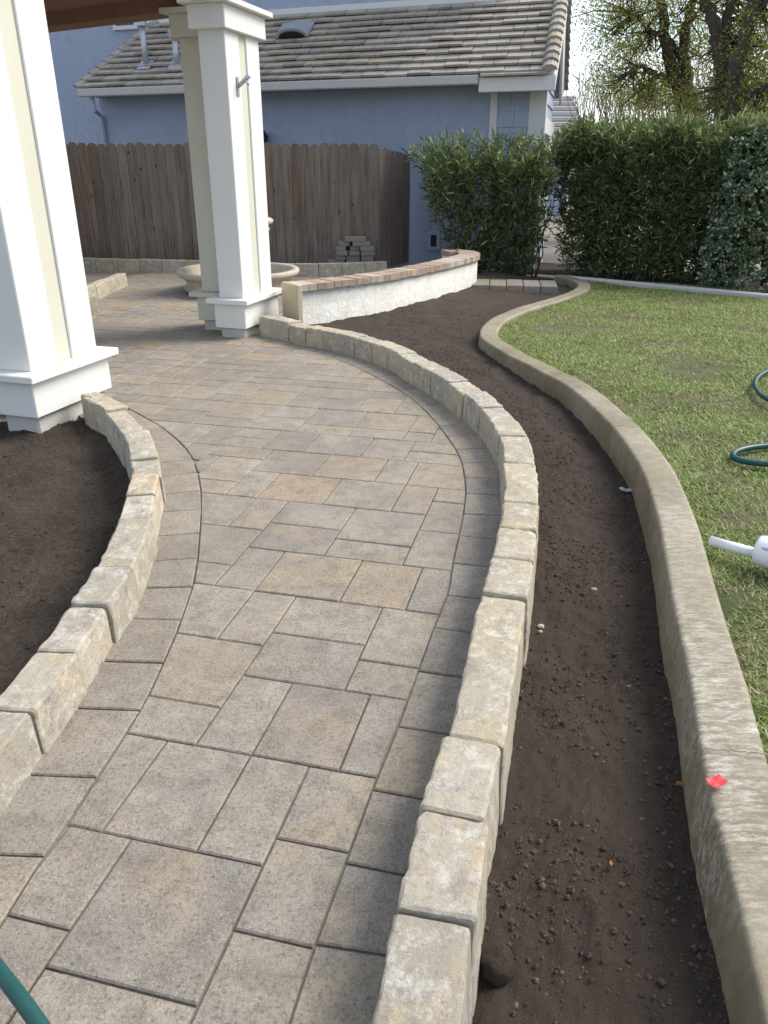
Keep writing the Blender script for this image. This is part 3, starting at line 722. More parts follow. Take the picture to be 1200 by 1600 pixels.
EZ = onH(746, 131, -.36)[1]
hb('front_wall', M_blue, sL, s765, 0, .2, -.2, EZ+.12)
hb('shingle_wall', M_bsid, s777, s826, .012, .2, -.2, EZ+.1)
nrow = 9
for i in range(nrow):
    z0 = -.1+i*(EZ+.15)/nrow; z1 = z0+(EZ+.15)/nrow
    for k in range(2):
        sa = s777+(s826-s777)*(k*.55 if i % 2 else k*.42); sb = (s777+(s826-s777)*(.55 if i % 2 else .42)-.004) if k == 0 else s826
        V = [HP(sa, -.016, z0), HP(sb, -.016, z0), HP(sb, 0, z1), HP(sa, 0, z1), HP(sa, .011, z0), HP(sb, .011, z0), HP(sb, .011, z1), HP(sa, .011, z1)]
        mesh('shingle', V, BOXF, M_bsid, house)
hb('corner_trim', M_trim, s765+.002, s777, -.03, .1, -.1, EZ+.05); hb('corner_trim', M_trim, s826, .055, -.03, .11, -.1, EZ+.05)
# roof plane
RZ0 = EZ+.10; RT0_ = -.42
def plane(m):
    n_ = np.cross(HE, HT+DZ*m); return n_/np.linalg.norm(n_)
def onRm(x, y, m): return st(RP(x, y, HP(0, RT0_, RZ0), plane(m)))
SLP = min(np.arange(.25, .75, .01), key=lambda m: abs(onRm(868, 104, m)[0]-onRm(885, 2, m)[0]))
rn = plane(SLP)
def onR(x, y): return st(RP(x, y, HP(0, RT0_, RZ0), rn))
TTOP = onR(640, 12)[1]; T2 = 2*TTOP-RT0_
print('ROOF', SLP, TTOP, onS(868, 200))
def RPt(s, t, up=0): return HP(s, t, RZ0+(t-RT0_)*SLP)+rn*up
sRake = (onR(885, 2)[0]+onR(868, 104)[0])/2; sl0, sl1 = onR(118, 148)[0], onR(250, 34)
hipk = (sl1[0]-sl0)/(sl1[1]-RT0_)
# side wall with siding, header and garage opening
SD = min(onS(868, 200)[0], T2-.3); zh1 = onS(843, 178)[1]; zh0 = onS(842, 206)[1]
hb('side_wall', M_bsid, -.2, -.16, .2, SD, -.2, zh0+.1)
zr = zh1
while zr < RZ0+(TTOP-RT0_)*SLP:
    ta = max(.1, RT0_+(zr+.2-RZ0)/SLP); tb = min(SD, T2-(ta-RT0_))
    if tb-ta > .1:
        V = [HP(.028, ta, zr), HP(.028, tb, zr), HP(.004, tb, zr+.2), HP(.004, ta, zr+.2), HP(-.1, ta, zr), HP(-.1, tb, zr), HP(-.1, tb, zr+.2), HP(-.1, ta, zr+.2)]
        fixn(mesh('siding_board', V, BOXF, M_bsid, house))
    zr += .2
tj = onS(852, 230)[0]
hb('header', M_trim, -.15, .05, .12, SD, zh0, zh1-.003); hb('jamb', M_trim, -.15, .045, tj, SD, -.2, zh0-.002); hb('garage_door', M_door, -.158, -.12, .12, tj-.002, -.2, zh0-.002)
roof = mesh('roof', [RPt(sl0, RT0_, 0), RPt(sRake, RT0_, 0), RPt(sRake, TTOP, 0), RPt(sl0+hipk*(TTOP-RT0_), TTOP, 0), RPt(sl0, RT0_, -.1), RPt(sRake, RT0_, -.1), RPt(sRake, TTOP, -.1), RPt(sl0+hipk*(TTOP-RT0_), TTOP, -.1)], BOXF, M_trim, house); fixn(roof)
def RP2(s, t, up=0): return HP(s, t, RZ0+(T2-t)*SLP)+plane(-SLP)*up
for nm, m_, u0, u1, sa in (('far_slope', M_tile, -.06, .05, -3.0), ('far_soffit', M_bsid, -.13, -.062, -3.0)):
    fixn(mesh(nm, [RP2(s_, t_, u_) for u_ in (u0, u1) for s_, t_ in ((sa, TTOP), (sRake, TTOP), (sRake, T2), (sa, T2))], BOXF, m_, roof))
fixn(mesh('far_barge_board', [RP2(s_, t_, u_) for u_ in (-.28, -.064) for s_, t_ in ((sRake-.04, TTOP), (sRake+.004, TTOP), (sRake+.004, T2), (sRake-.04, T2))], BOXF, M_trim, roof))
NC = 11; ex_ = (TTOP-RT0_)/NC; tw = .36
def tile(s0, s1, t0, t1, lift, parent=None, name='tile'):
    V = [RPt(s0, t0-.03, .084+lift), RPt(s1, t0-.03, .084+lift), RPt(s1, t1+.03, .018), RPt(s0, t1+.03, .018), RPt(s0, t0-.03, .050+lift), RPt(s1, t0-.03, .050+lift), RPt(s1, t1+.03, .004), RPt(s0, t1+.03, .004)]
    return mesh(name, V, BOXF, M_tile, parent or roof)
for i in range(NC):
    t0 = RT0_+i*ex_; t1 = t0+ex_; sl = sl0+hipk*(t0-RT0_)+.05; s = sRake-.17-(0 if i % 2 else tw*.5)
    row = [(s, sRake-.17)] if i % 2 == 0 else []
    while s > sl:
        row.append((max(sl, s-tw), s)); s -= tw
    for s0_, s1_ in row:
        if s1_-s0_ < .05: continue
        tile(s0_+.006, s1_-.006, t0, t1, random.uniform(-.008, .014))
def cap(c0, c1, r=.10, nrm=None):
    nrm = rn if nrm is None else nrm
    d = c1-c0; d = d/np.linalg.norm(d); sd_ = np.cross(d, nrm); V = []
    for c, rr in ((c0-d*.03, r*1.05), (c1+d*.03, r*.85)):
        for k in range(6):
            a = math.pi*(k/5); V.append(c+sd_*rr*math.cos(a)+nrm*(rr*.75*math.sin(a)+.01))
    F = [(k, k+1, 7+k, 6+k) for k in range(5)]+[tuple(range(6))[::-1], tuple(range(6, 12)), (0, 6, 11, 5)]
    return fixn(mesh('ridge_cap', V, F, M_tile, roof))
for i in range(NC):
    t0 = RT0_+i*ex_; cap(RPt(sRake-.07, t0, .04), RPt(sRake-.07, t0+ex_, .02), .115)
    cap(RPt(sl0+hipk*(t0-RT0_), t0, .03), RPt(sl0+hipk*(t0+ex_-RT0_), t0+ex_, .015), .085)
    cap(RP2(sRake-.03, T2-i*ex_, .05), RP2(sRake-.03, T2-(i+1)*ex_, .03), .10, plane(-SLP))
# barge board, eave return, gutter, fascia
def rbeam(name, m, s0, s1, t0, t1, u0, u1):
    V = [RPt(s, t, u) for u in (u0, u1) for s, t in ((s0, t0), (s1, t0), (s1, t1), (s0, t1))]; return fixn(mesh(name, V, BOXF, m, house))
rbeam('barge_board', M_trim, sRake-.035, sRake+.0, RT0_, TTOP, -.26, -.101)
rbeam('soffit', M_bsid, .03, sRake-.036, RT0_+.1, TTOP, -.135, -.102)
g0, g1 = sl0+.02, onR(748, 122)[0]
gut = hb('gutter', M_gutter, g0, g1, RT0_-.10, RT0_+.02, EZ-.02, EZ+.105, .015)
hb('fascia', M_trim, g1+.004, sRake+.03, RT0_-.06, RT0_+.03, EZ-.12, EZ+.07, .008)
hb('eave_soffit', M_bsid, sl0+.1, sRake-.04, RT0_+.03, .0, EZ+.0, EZ+.03, .004)
for i, s in enumerate(np.arange(g1+.03, sRake-.12, .36)):
    e = min(s+.355, sRake-.1); V = [HP(s, RT0_-.13, EZ+.10), HP(e, RT0_-.13, EZ+.10), HP(e, RT0_+.2, EZ+.23), HP(s, RT0_+.2, EZ+.23), HP(s, RT0_-.13, EZ+.074), HP(e, RT0_-.13, EZ+.074), HP(e, RT0_+.2, EZ+.12), HP(s, RT0_+.2, EZ+.12)]
    mesh('tile', V, BOXF, M_tile, roof)
# downspout at the left corner
ds = [HP(*(lambda q: (q[0], -.42, q[1]))(onH(143, 152, -.42))), HP(*(lambda q: (q[0], -.42, q[1]))(onH(147, 172, -.42))), HP(sL+.05, -.06, onH(160, 182, 0)[1]), HP(sL+.05, -.06, .1)]
mesh('downspout', *tube(ds, .04, 6), M_bsid, house)
# upper storey
zU = RPt(0, TTOP)[2]
hb('upper_wall', M_blue, sL-9, onH(800, 2, TTOP)[0], TTOP+.02, TTOP+.3, -.2, zU+3.2)
hb('flashing', M_trim, sl0+hipk*(TTOP-RT0_)-.2, onH(800, 2, TTOP)[0], TTOP-.03, TTOP+.018, zU-.02, zU+.10)
w0, w1 = onH(178, 48, TTOP), onH(216, 48, TTOP)
win = hb('window', M_trim, w0[0], w1[0], TTOP-.03, TTOP+.05, w0[1], w0[1]+1.2)
hb('glass', M_glass, w0[0]+.07, w1[0]-.07, TTOP-.036, TTOP+.0, w0[1]+.07, w0[1]+1.13, .003, win)
# roof fittings
def vent_pipe(x, yb, yt, hgt, lab=None):
    s, t = onR(x, yb); c = RPt(s, t, .06)
    p = mesh('vent_pipe', *tube([c-DZ*.05, c+DZ*hgt], .05, 12), M_metal, roof, True)
    mesh('flashing', [RPt(s-.13, t-.13, .075), RPt(s+.13, t-.13, .075), RPt(s+.13, t+.13, .075), RPt(s-.13, t+.13, .075)]+list(map(lambda q: q-rn*.012, [RPt(s-.13, t-.13, .075), RPt(s+.13, t-.13, .075), RPt(s+.13, t+.13, .075), RPt(s-.13, t+.13, .075)])), BOXF, M_metal, p)
    mesh('cap', *lathe(c+DZ*(hgt-.02), [(.01, 0), (.085, 0), (.085, .12), (.05, .15), (.01, .15)], 14), M_metal, p)
vent_pipe(231, 106, 57, .58); vent_pipe(279, 106, 70, .4)
s, t = onR(458, 66); V = []; ns = 10
for t_, k in ((t, 1.0), (t+.36, .1)):
    for i in range(ns+1):
        a = math.pi*i/ns; V.append(RPt(s-.30*math.cos(a), t_, .075+.15*k*math.sin(a)))
ev = mesh('eyebrow_vent', V, [(i, i+1, ns+2+i, ns+1+i) for i in range(ns)]+[tuple(range(ns+1))[::-1]], M_metal, roof)
mesh('louvre', [RPt(s-.24*math.cos(math.pi*i/ns), t-.012, .08+.10*math.sin(math.pi*i/ns)) for i in range(ns+1)], [tuple(range(ns+1))], M_dark, ev)
# wall lantern and utility opening on the front wall
q = onH(416, 217, 0); wl = empty('wall_lantern', HP(q[0], -.05, q[1]), 'small black lantern on the blue wall above the fence', 'lamp')
mesh('cage', *lathe(HP(q[0], -.12, q[1]-.16), [(.02, 0), (.06, .02), (.075, .18), (.085, .2), (.02, .27)], 8), M_black, wl); mesh('arm', *tube([HP(q[0], 0, q[1]+.05), HP(q[0], -.08, q[1]+.12), HP(q[0], -.12, q[1]+.1)], .015, 6), M_black, wl)
q = onH(678, 376, 0); ub = empty('utility_box', HP(q[0], -.02, q[1]), 'small dark open utility box on the blue wall beside the bush', 'utility box')
box('frame', M_bsid, ub, HC, HE, HT, q[0]-.11, q[0]+.11, -.03, -.002, q[1]-.15, q[1]+.15); box('opening', M_dark, ub, HC, HE, HT, q[0]-.05, q[0]+.05, -.034, -.0295, q[1]-.09, q[1]+.09, .002)
mesh('conduit', *tube([HP(q[0]-.08, -.02, q[1]+.15), HP(q[0]-.08, -.02, q[1]+.95)], .012, 6), M_bsid, ub)

# ---- farther house beyond the hedge
fh = empty('far_house', (7.6, 27, 0), 'distant house corner with pale ribbed roof beyond the hedge', 'house')
fa, fb_ = RP(872, 190, (0, 27, 0), Y3), RP(919, 141, (0, 27, 0), Y3)
box('wall', M_bsid, fh, (0, 0, 0), X3, Y3, fa[0]-2, fb_[0]-.3, 27.3, 31, 0, fa[2]-.3)
for i in range(7):
    z = fa[2]-.3+i*(fb_[2]-fa[2]+.3)/7; hh = (fb_[2]-fa[2]+.3)/7
    box('roof_course', M_gutter, fh, (0, 0, 0), X3, Y3, fa[0]-2, fb_[0]-(0 if i > 3 else (3-i)*.0), 27+i*.3, 29+i*.3, z, z+hh*.86, .03)

# ================================================================== BRICK CAPPED SEAT WALL
capz = .44
SWc = Curve([G(467,446.5,capz), G(530,440,capz), G(591,432,capz), G(643,423.5,capz), G(695,413,capz), G(735,403,capz), G(748,397,capz+.01), G(742,391.5,capz+.02), G(722,388.5,capz+.02), G(690,389.5,capz+.02)], smooth=2)
# right-hand normal along left->right travel points towards the camera
sw = empty('seat_wall', SWc.at(SWc.len*.4, -.1, 0), 'curved low white stucco wall capped with small red bricks', 'garden wall')
us = np.r_[np.arange(0, SWc.len, .05), SWc.len]
sweep(SWc, us, [(-.01, -.25), (-.01, capz-.055), (-.22, capz-.055), (-.22, -.25)], M_wst, 'stucco_wall', sw)
k = int(SWc.len/.098)
for i in range(k):
    a, b = SWc.len*i/k+.003, SWc.len*(i+1)/k-.003; dz = random.uniform(-.003, .004); q = [SWc.at(a, .02), SWc.at(b, .02), SWc.at(b, -.25), SWc.at(a, -.25)]
    if np.linalg.norm(q[2]-q[3]) < .012: continue
    V = [p+DZ*(capz-.053+dz) for p in q]+[p+DZ*(capz+.008+dz) for p in q]; fixn(mesh('brick', V, BOXF, M_brick, sw))
e0 = SWc.at(0); tdir = np.array([*SWc.t[0], 0]); nd_ = np.array([*SWc.n[0], 0])
box('end_pier', M_mortar, sw, e0, tdir, nd_, -.045, .02, -.262, .034, -.25, capz+.0135, .012)

# ================================================================== FOUNTAIN
fc = RP(374, 440, (0, 10.3, 0), np.array([0, 1., 0])); fc[2] = 0; fo = empty('stone_fountain', fc, 'tiered round cast stone fountain standing behind the porch columns', 'fountain')
ro = .78
mesh('basin', *lathe(fc, [(ro*.86, .03), (ro*.90, .035), (ro*.90, .07), (ro*.84, .09), (ro*.88, .16), (ro*.90, .18), (ro*.97, .20), (ro, .23), (ro, .262), (ro*.985, .275), (ro*.90, .275), (ro*.88, .25), (ro*.84, .12), (.02, .11)], 56), M_foun, fo, True)
for a in range(6): mesh('foot', *lathe(fc+[ro*.75*math.cos(a*1.047+.4), ro*.75*math.sin(a*1.047+.4), 0], [(.06, 0), (.06, .032), (.01, .032)], 10), M_foun, fo)
mesh('pedestal', *lathe(fc, [(.18, .11), (.18, .16), (.12, .19), (.09, .3), (.12, .42), (.10, .5), (.07, .55)], 24), M_foun, fo, True)
zb_ = RP(424, 345, fc, Y3)[2]; rb_ = RP(427, 345, fc, Y3)[0]-fc[0]
mesh('upper_bowl', *lathe(fc, [(.07, .54), (.12, zb_-.19), (rb_*.80, zb_-.15), (rb_*.90, zb_-.10), (rb_*.84, zb_-.055), (rb_*.97, zb_-.03), (rb_, zb_+.005), (rb_*.94, zb_+.03), (rb_*.85, zb_+.02), (.05, zb_-.05)], 40), M_foun, fo, True)
mesh('finial', *lathe(fc, [(.05, zb_-.06), (.06, zb_+.06), (.03, zb_+.1), (.06, zb_+.17), (.04, zb_+.23), (.01, zb_+.26)], 16), M_foun, fo, True)

# ================================================================== STACK OF GREY PAVERS
yb = 12.06
rows = [(409.5, [(512,538),(541,562),(564,583)]), (403.5, [(524,540),(541,562),(564,583)]), (396, [(525,543),(545,562),(564,586)]), (388.5, [(524,540),(547,562),(563,585)]), (382, [(528,546),(551,579)]), (375.5, [(539,572)])]
lab = ['bottom', 'second', 'third', 'fourth', 'fifth', 'topmost']
side = {3: ['at its end toward the fountain', 'in its middle', 'at its end toward the fence return'], 2: ['at its end toward the fountain', 'at its end toward the fence return'], 1: ['lying alone']}
zz0 = .121
for r_, (yy, xs) in enumerate(rows):
    z0 = zz0+r_*.066
    for k_, (x0, x1) in enumerate(xs):
        a, b = RP(x0, yy, (0, yb, 0), Y3), RP(x1, yy, (0, yb, 0), Y3); j = random.uniform(-.03, .03); an = random.uniform(-.12, .12); e = np.array([math.cos(an), math.sin(an), 0]); f = np.array([-e[1], e[0], 0])
        w = (b-a)[0]; c = (a+b)/2; c[1] = yb+.02+j; c[2] = 0
        o = box('loose_paver', M_gbrick, None, c, e, f, -w/2, w/2, 0, .16, z0+.001, z0+.065, .005)
        tag(o, 'grey paver block in the stack\'s %s layer, %s' % (lab[r_], side[len(xs)][k_]), 'paver', 'loose paver stack')

# ================================================================== HOSES, PIPE, SMALL THINGS
def hose(pts, z, r, label):
    cv = Curve(px(pts, z), smooth=1); P_ = [cv.at(u, 0, z+.004*math.sin(u*3)) for u in np.arange(0, cv.len, .04)]
    return tag(mesh('garden_hose', *tube(P_, r, 10), M_hose, None, True), label, 'hose')
hose([(1262,729),(1330,728),(1370,715),(1350,698),(1290,693),(1240,694),(1200,696),(1170,699),(1150,704),(1144,710),(1150,717),(1170,721),(1200,724),(1260,731),(1330,742),(1420,770)], .07, .0165, 'dark green garden hose loop lying on the lawn next to the plastic pipe')
hose([(1262,640),(1330,628),(1360,600),(1320,574),(1240,570),(1205,578),(1186,588),(1179,600),(1184,612),(1200,624),(1250,641),(1330,655),(1420,668)], .08, .0165, 'green garden hose loop with a pale highlight farther back on the grass')
c0, c1 = G(-40,1470,.32), G(95,1650,.32)
tag(mesh('garden_hose', *tube([c0+(c1-c0)*t+DZ*.015*math.sin(t*3) for t in np.linspace(-.6, 1.4, 24)], .0125, 12), M_hose, None, True), 'teal green hose piece crossing above the pavers close up', 'hose')
a = G(1110,845,.09); b = G(1182,865,.10); d = (b-a)/np.linalg.norm(b-a); pe = empty('pvc_pipe', G(1150,862,.05), 'white plastic pipe stub with a wide coupling lying on the grass', 'pipe')
mesh('pipe', *tube([a, b+d*.02], .021, 20), M_pvc, pe, True)
mesh('bore', *tube([a-d*.001, a-d*.0005], .016, 16), M_dark, pe)
b = b+DZ*.018+d*.002
cpl = mesh('coupling', *tube([b-d*.003, b, b+d*.004, b+d*.02, b+d*.19, b+d*.20], [.02, .055, .060, .062, .062, .058], 28), M_pvc, pe, True)
# printed mark on the coupling: NSF 61 CO
tx = bpy.data.curves.new('print', 'FONT'); tx.body = 'NSF 61 CO'; tx.size = .016
to = bpy.data.objects.new('print_tmp', tx); C.objects.link(to); bpy.context.view_layer.update()
tm = bpy.data.meshes.new_from_object(to.evaluated_get(bpy.context.evaluated_depsgraph_get())); C.objects.unlink(to)
tv = np.array([v.co[:] for v in tm.vertices]); tf = [tuple(p.vertices) for p in tm.polygons]
e1 = d; e3 = np.cross(d, DZ); e3 /= np.linalg.norm(e3)          # towards viewer side
V = []
for x, y, _ in tv:
    an = R(28)+y/.0625; V.append(b+d*(.03+x)+(.0632)*(e3*math.cos(an)+np.cross(e3, d)*math.sin(an)))
mesh('print', V, tf, M_ink, cpl)
# red paper scrap on the curb
rp = G(1119,1223,.1); e = np.array([math.cos(.35), math.sin(.35), 0]); f = np.array([-e[1], e[0], 0])
V = [rp+e*u*.021+f*v*.015+DZ*(.0025+.004*abs(u*v)+.003*(u > 0)) for u in (-1, 0, 1) for v in (-1, 0, 1)]
V += [v-DZ*.0012 for v in V]
tag(mesh('paper_scrap', V, [(0,1,4,3),(1,2,5,4),(3,4,7,6),(4,5,8,7),(9,12,13,10),(10,13,14,11),(12,15,16,13),(13,16,17,14)], M_red), 'small red paper scrap on the concrete curb near its crack', 'paper')
def soil_at(x, y):
    q = G(x, y, -.1)[:2]; d2 = ((PS[:, :, :2]-q)**2).sum(-1); k = np.unravel_index(np.argmin(d2), d2.shape); return PS[k]
def rock(name, c, r, m, seed, sq=(1, 1, .8), rough=.2):
    import bmesh
    bm = bmesh.new(); bmesh.ops.create_icosphere(bm, subdivisions=3, radius=1)
    V = [np.array(v.co)*(1+rough*noise.noise(Vector(v.co)*1.6+Vector((seed, 0, 0)))+rough*.4*noise.noise(Vector(v.co)*5+Vector((seed, 0, 0)))) for v in bm.verts]; F = [[v.index for v in f.verts] for f in bm.faces]; bm.free()
    return mesh(name, np.array(V)*np.array(sq)*r+c, F, m, None, True)
cl = soil_at(776, 1510); tag(rock('dirt_clod', cl+[0, 0, .02], .043, M_soil, 3, (1, 1, .8), .25), 'round dark clod of dirt beside the nearest edging stone', 'dirt clod')
for i, (x, y, r_, lb_) in enumerate([(848,970,.013,'pale rounded pebble resting beside the stone edging in the dark soil'),(846,985,.008,'tiny tan pebble just below the pale rounded pebble in the soil'),(968,457,.03,'brown dirt lump at the far end of the soil strip'),(930,920,.011,'brownish pebble midway across the soil strip')]):
    tag(rock('pebble', soil_at(x, y)+[0, 0, r_*.4], r_, M_pebble if i != 2 else M_clod, i*3.3, (1.1, .9, .75)), lb_, 'pebble')
def leaf_thing(x, y, sz, col, ang, label):
    m = flat('dry_leaf_%d' % x, col, .7); c = soil_at(x, y)+[0, 0, .012]; V = []; n = 6
    for i in range(n+1):
        t = i/n; w = sz*.32*math.sin(math.pi*min(1, t*.96+.02)); p = np.array([math.cos(ang), math.sin(ang), 0])*(t-.5)*sz; q = np.array([-math.sin(ang), math.cos(ang), 0])
        V += [c+p-q*w+DZ*(.004*math.sin(t*6)+.006), c+p+DZ*.001*math.sin(t*7), c+p+q*w+DZ*.007]
    tag(mesh('fallen_leaf', V, [(3*i+k, 3*i+k+1, 3*i+k+4, 3*i+k+3) for i in range(n) for k in (0, 1)], m), label, 'leaf')
leaf_thing(1059, 1231, .028, (.36, .15, .05), .3, 'orange brown dry leaf in the soil against the curb below the red scrap')
leaf_thing(955, 1358, .018, (.42, .22, .08), 1.2, 'small tan leaf scrap in the middle of the bare soil')
leaf_thing(983, 1079, .02, (.40, .24, .10), 2.5, 'narrow tan dry leaf on dark soil below the plastic wrapper')
wr = soil_at(978, 772); V = [wr+np.array([(i-2)*.017+random.uniform(-.004, .004), (j-1)*.018+random.uniform(-.004, .004), .012+random.uniform(0, .016)]) for i in range(5) for j in range(3)]
tag(mesh('plastic_wrapper', V, [(i*3+j, i*3+j+1, i*3+j+4, i*3+j+3) for i in range(4) for j in range(2)], flat('clear_plastic', (.30, .34, .38), .12)), 'crumpled clear plastic wrapper half buried in soil by the curb', 'wrapper')

# ================================================================== PLANTS
def leaves(C_, D_, ln, wd, cols, name, parent, m, bend=.15):
    """one folded diamond (quad) per leaf at base C_, direction D_"""
    n = len(C_); D_ = D_/np.linalg.norm(D_, axis=1)[:, None]
    rv = RNG.standard_normal((n, 3)); S = np.cross(D_, rv); S /= np.linalg.norm(S, axis=1)[:, None]+1e-9
    ln = np.asarray(ln)[:, None]; wd = np.asarray(wd)[:, None]; Nn = np.cross(S, D_)
    mid = C_+D_*ln*.5+Nn*ln*bend*.4; tip = C_+D_*ln-Nn*ln*bend*.3
    V = np.stack([C_, mid+S*wd*.5, tip, mid-S*wd*.5], 1).reshape(-1, 3)
    return npmesh(name, V, 4, m, parent, cols)
def cmix(n, A, B, extra=None, p=0.0):
    t = RNG.random(n)[:, None]; c = np.array(A)*(1-t)+np.array(B)*t
    if extra is not None: k = RNG.random(n) < p; c[k] = np.array(extra)*(.8+.4*RNG.random(k.sum()))[:, None]
    return c
def oleander(name, base, e, w, dep, h, shoots, label, group, dome=0.0, lean=0.0, stems=26, vase=.8, spike=1.0):
    """base = ground centre, e = long axis"""
    f = np.array([-e[1], e[0], 0]); t = empty(name, base, label, 'hedge' if w > 2.3 else 'bush', group)
    u = RNG.uniform(-1, 1, shoots); v = RNG.uniform(-1, 1, shoots); z = RNG.random(shoots)**.85
    shell = RNG.random(shoots) < .6; v = np.where(shell, np.sign(v)*(.72+.28*np.abs(v)), v)
    topp = RNG.random(shoots) < .22; z = np.where(topp, .9+.1*RNG.random(shoots), z)
    prof = vase+(1-vase)*np.sin(np.clip(z*1.25, 0, 1)*math.pi*.5)
    hz = h*(1-dome*u*u)*(1+.05*np.sin(u*9+1)+.035*np.sin(u*23)+.03*RNG.standard_normal(shoots))
    Bp = np.array(base)+e*(u*w/2*prof+lean*z)[:, None]+f*(v*dep/2*prof)[:, None]+DZ*(z*hz)[:, None]
    D0 = e*(u*.35)[:, None]+f*(v*.5)[:, None]+DZ*.8+RNG.standard_normal((shoots, 3))*.5
    D0[:, 2] = np.where(z < .35, D0[:, 2]*.35, D0[:, 2]); D0 /= np.linalg.norm(D0, axis=1)[:, None]
    nsp = int(w*(60 if spike < 1.5 else 40)); us_ = RNG.uniform(-1, 1, nsp); vs_ = RNG.uniform(-.8, .8, nsp); zs_ = h*(1-dome*us_*us_)*RNG.uniform(.93, 1.0, nsp)
    Bs = np.array(base)+e*(us_*w/2+lean)[:, None]+f*(vs_*dep/2)[:, None]+DZ*zs_[:, None]
    Ds = DZ+RNG.standard_normal((nsp, 3))*.22+e*(us_*.25*spike)[:, None]; Ds /= np.linalg.norm(Ds, axis=1)[:, None]
    Bp = np.vstack([Bp]+[Bs+Ds*q for q in (0, .08*spike, .15*spike)]); D0 = np.vstack([D0, Ds, Ds, Ds]); z = np.r_[z, np.full(3*nsp, .95)]; shoots = len(Bp)
    k = 11; idx = np.repeat(np.arange(shoots), k); tt = np.tile(np.linspace(0, 1, k), shoots); n = len(idx)
    Cc = Bp[idx]+D0[idx]*(tt*.16)[:, None]
    Dd = D0[idx]*(.3+.7*tt)[:, None]+RNG.standard_normal((n, 3))*.62
    col = cmix(n, (.055, .08, .036), (.15, .185, .08), (.32, .33, .17), .12)
    yng = (z[idx] > .86); col[yng] = col[yng]*np.array([1.3, 1.35, 1.15])
    leaves(Cc, Dd, RNG.uniform(.09, .165, n), RNG.uniform(.018, .028, n), col, 'foliage', t, M_leaf)
    parts = []
    for i in range(stems):
        a, b = RNG.uniform(-.9, .9), RNG.uniform(-.5, .5); p0 = np.array(base)+e*a*w*.42+f*b*dep*.4; hh = h*(.75+.2*random.random())
        pts = [p0+DZ*(-.1+hh*q)+(e*a*.12+f*b*.2)*q+RNG.standard_normal(3)*.03 for q in np.linspace(0, 1, 6)]; parts.append(tube(pts, np.linspace(.013, .005, 6), 5))
    mesh('stems', *join(parts), M_bark, t)
    return t
h0, h1 = G(872,432), G(1200,458); he = (h1-h0)/np.linalg.norm(h1-h0); hf = np.array([-he[1], he[0], 0])
oleander('oleander_hedge', h0+he*1.22+hf*.62, he, 2.92, .95, 1.76, 4000, 'tall dark green oleander hedge with narrow leaves behind the lawn', 'shrubs along the boundary', stems=40)
ob = G(785,436)+np.array([.0, .5, 0])
oleander('oleander_bush', ob, np.array([1., 0, 0]), 1.62, .8, 1.46, 900, 'open oleander bush with narrow leaves in front of the blue wall', 'shrubs along the boundary', dome=.05, lean=-.26, vase=.42, spike=2.0)
# long arching shoots leaning left out of the bush
# pittosporum with variegated round leaves
pc = h0+he*2.72+hf*.45; pt = empty('pittosporum_bush', pc, 'grey green variegated bush with small rounded leaves beside the oleander hedge', 'bush', 'shrubs along the boundary')
ns = 3000; u = RNG.uniform(-1, 1, ns); th = RNG.random(ns)*6.283; z = RNG.random(ns)
rr = .70*(.80+.25*np.sin(z*11+1)*.35+.2*RNG.random(ns))*np.where(z > .92, .8, 1); 
Bp = pc+np.c_[np.cos(th)*rr*1.15, np.sin(th)*rr, z*1.95]
for i in range(ns):
    g_ = noise.noise(Vector(Bp[i]*2.6)); Bp[i, :2] += (Bp[i, :2]-pc[:2])*.32*g_
Dn = np.c_[np.cos(th), np.sin(th), .5+0*th]; idx = np.repeat(np.arange(ns), 10); n = len(idx)
Dd = Dn[idx]*.7+RNG.standard_normal((n, 3))*.8
col = cmix(n, (.07, .12, .065), (.16, .22, .13), (.50, .55, .40), .34)
leaves(Bp[idx]+RNG.standard_normal((n, 3))*.012, Dd, RNG.uniform(.04, .065, n), RNG.uniform(.026, .038, n), col, 'foliage', pt, M_leaf, .1)
mesh('stems', *join([tube([pc+[0, 0, -.1], pc+[.1*math.cos(a), .1*math.sin(a), .6], pc+[.35*math.cos(a), .35*math.sin(a), 1.5]], [.02, .015, .007], 6) for a in np.arange(0, 6.28, .7)]), M_bark, pt)

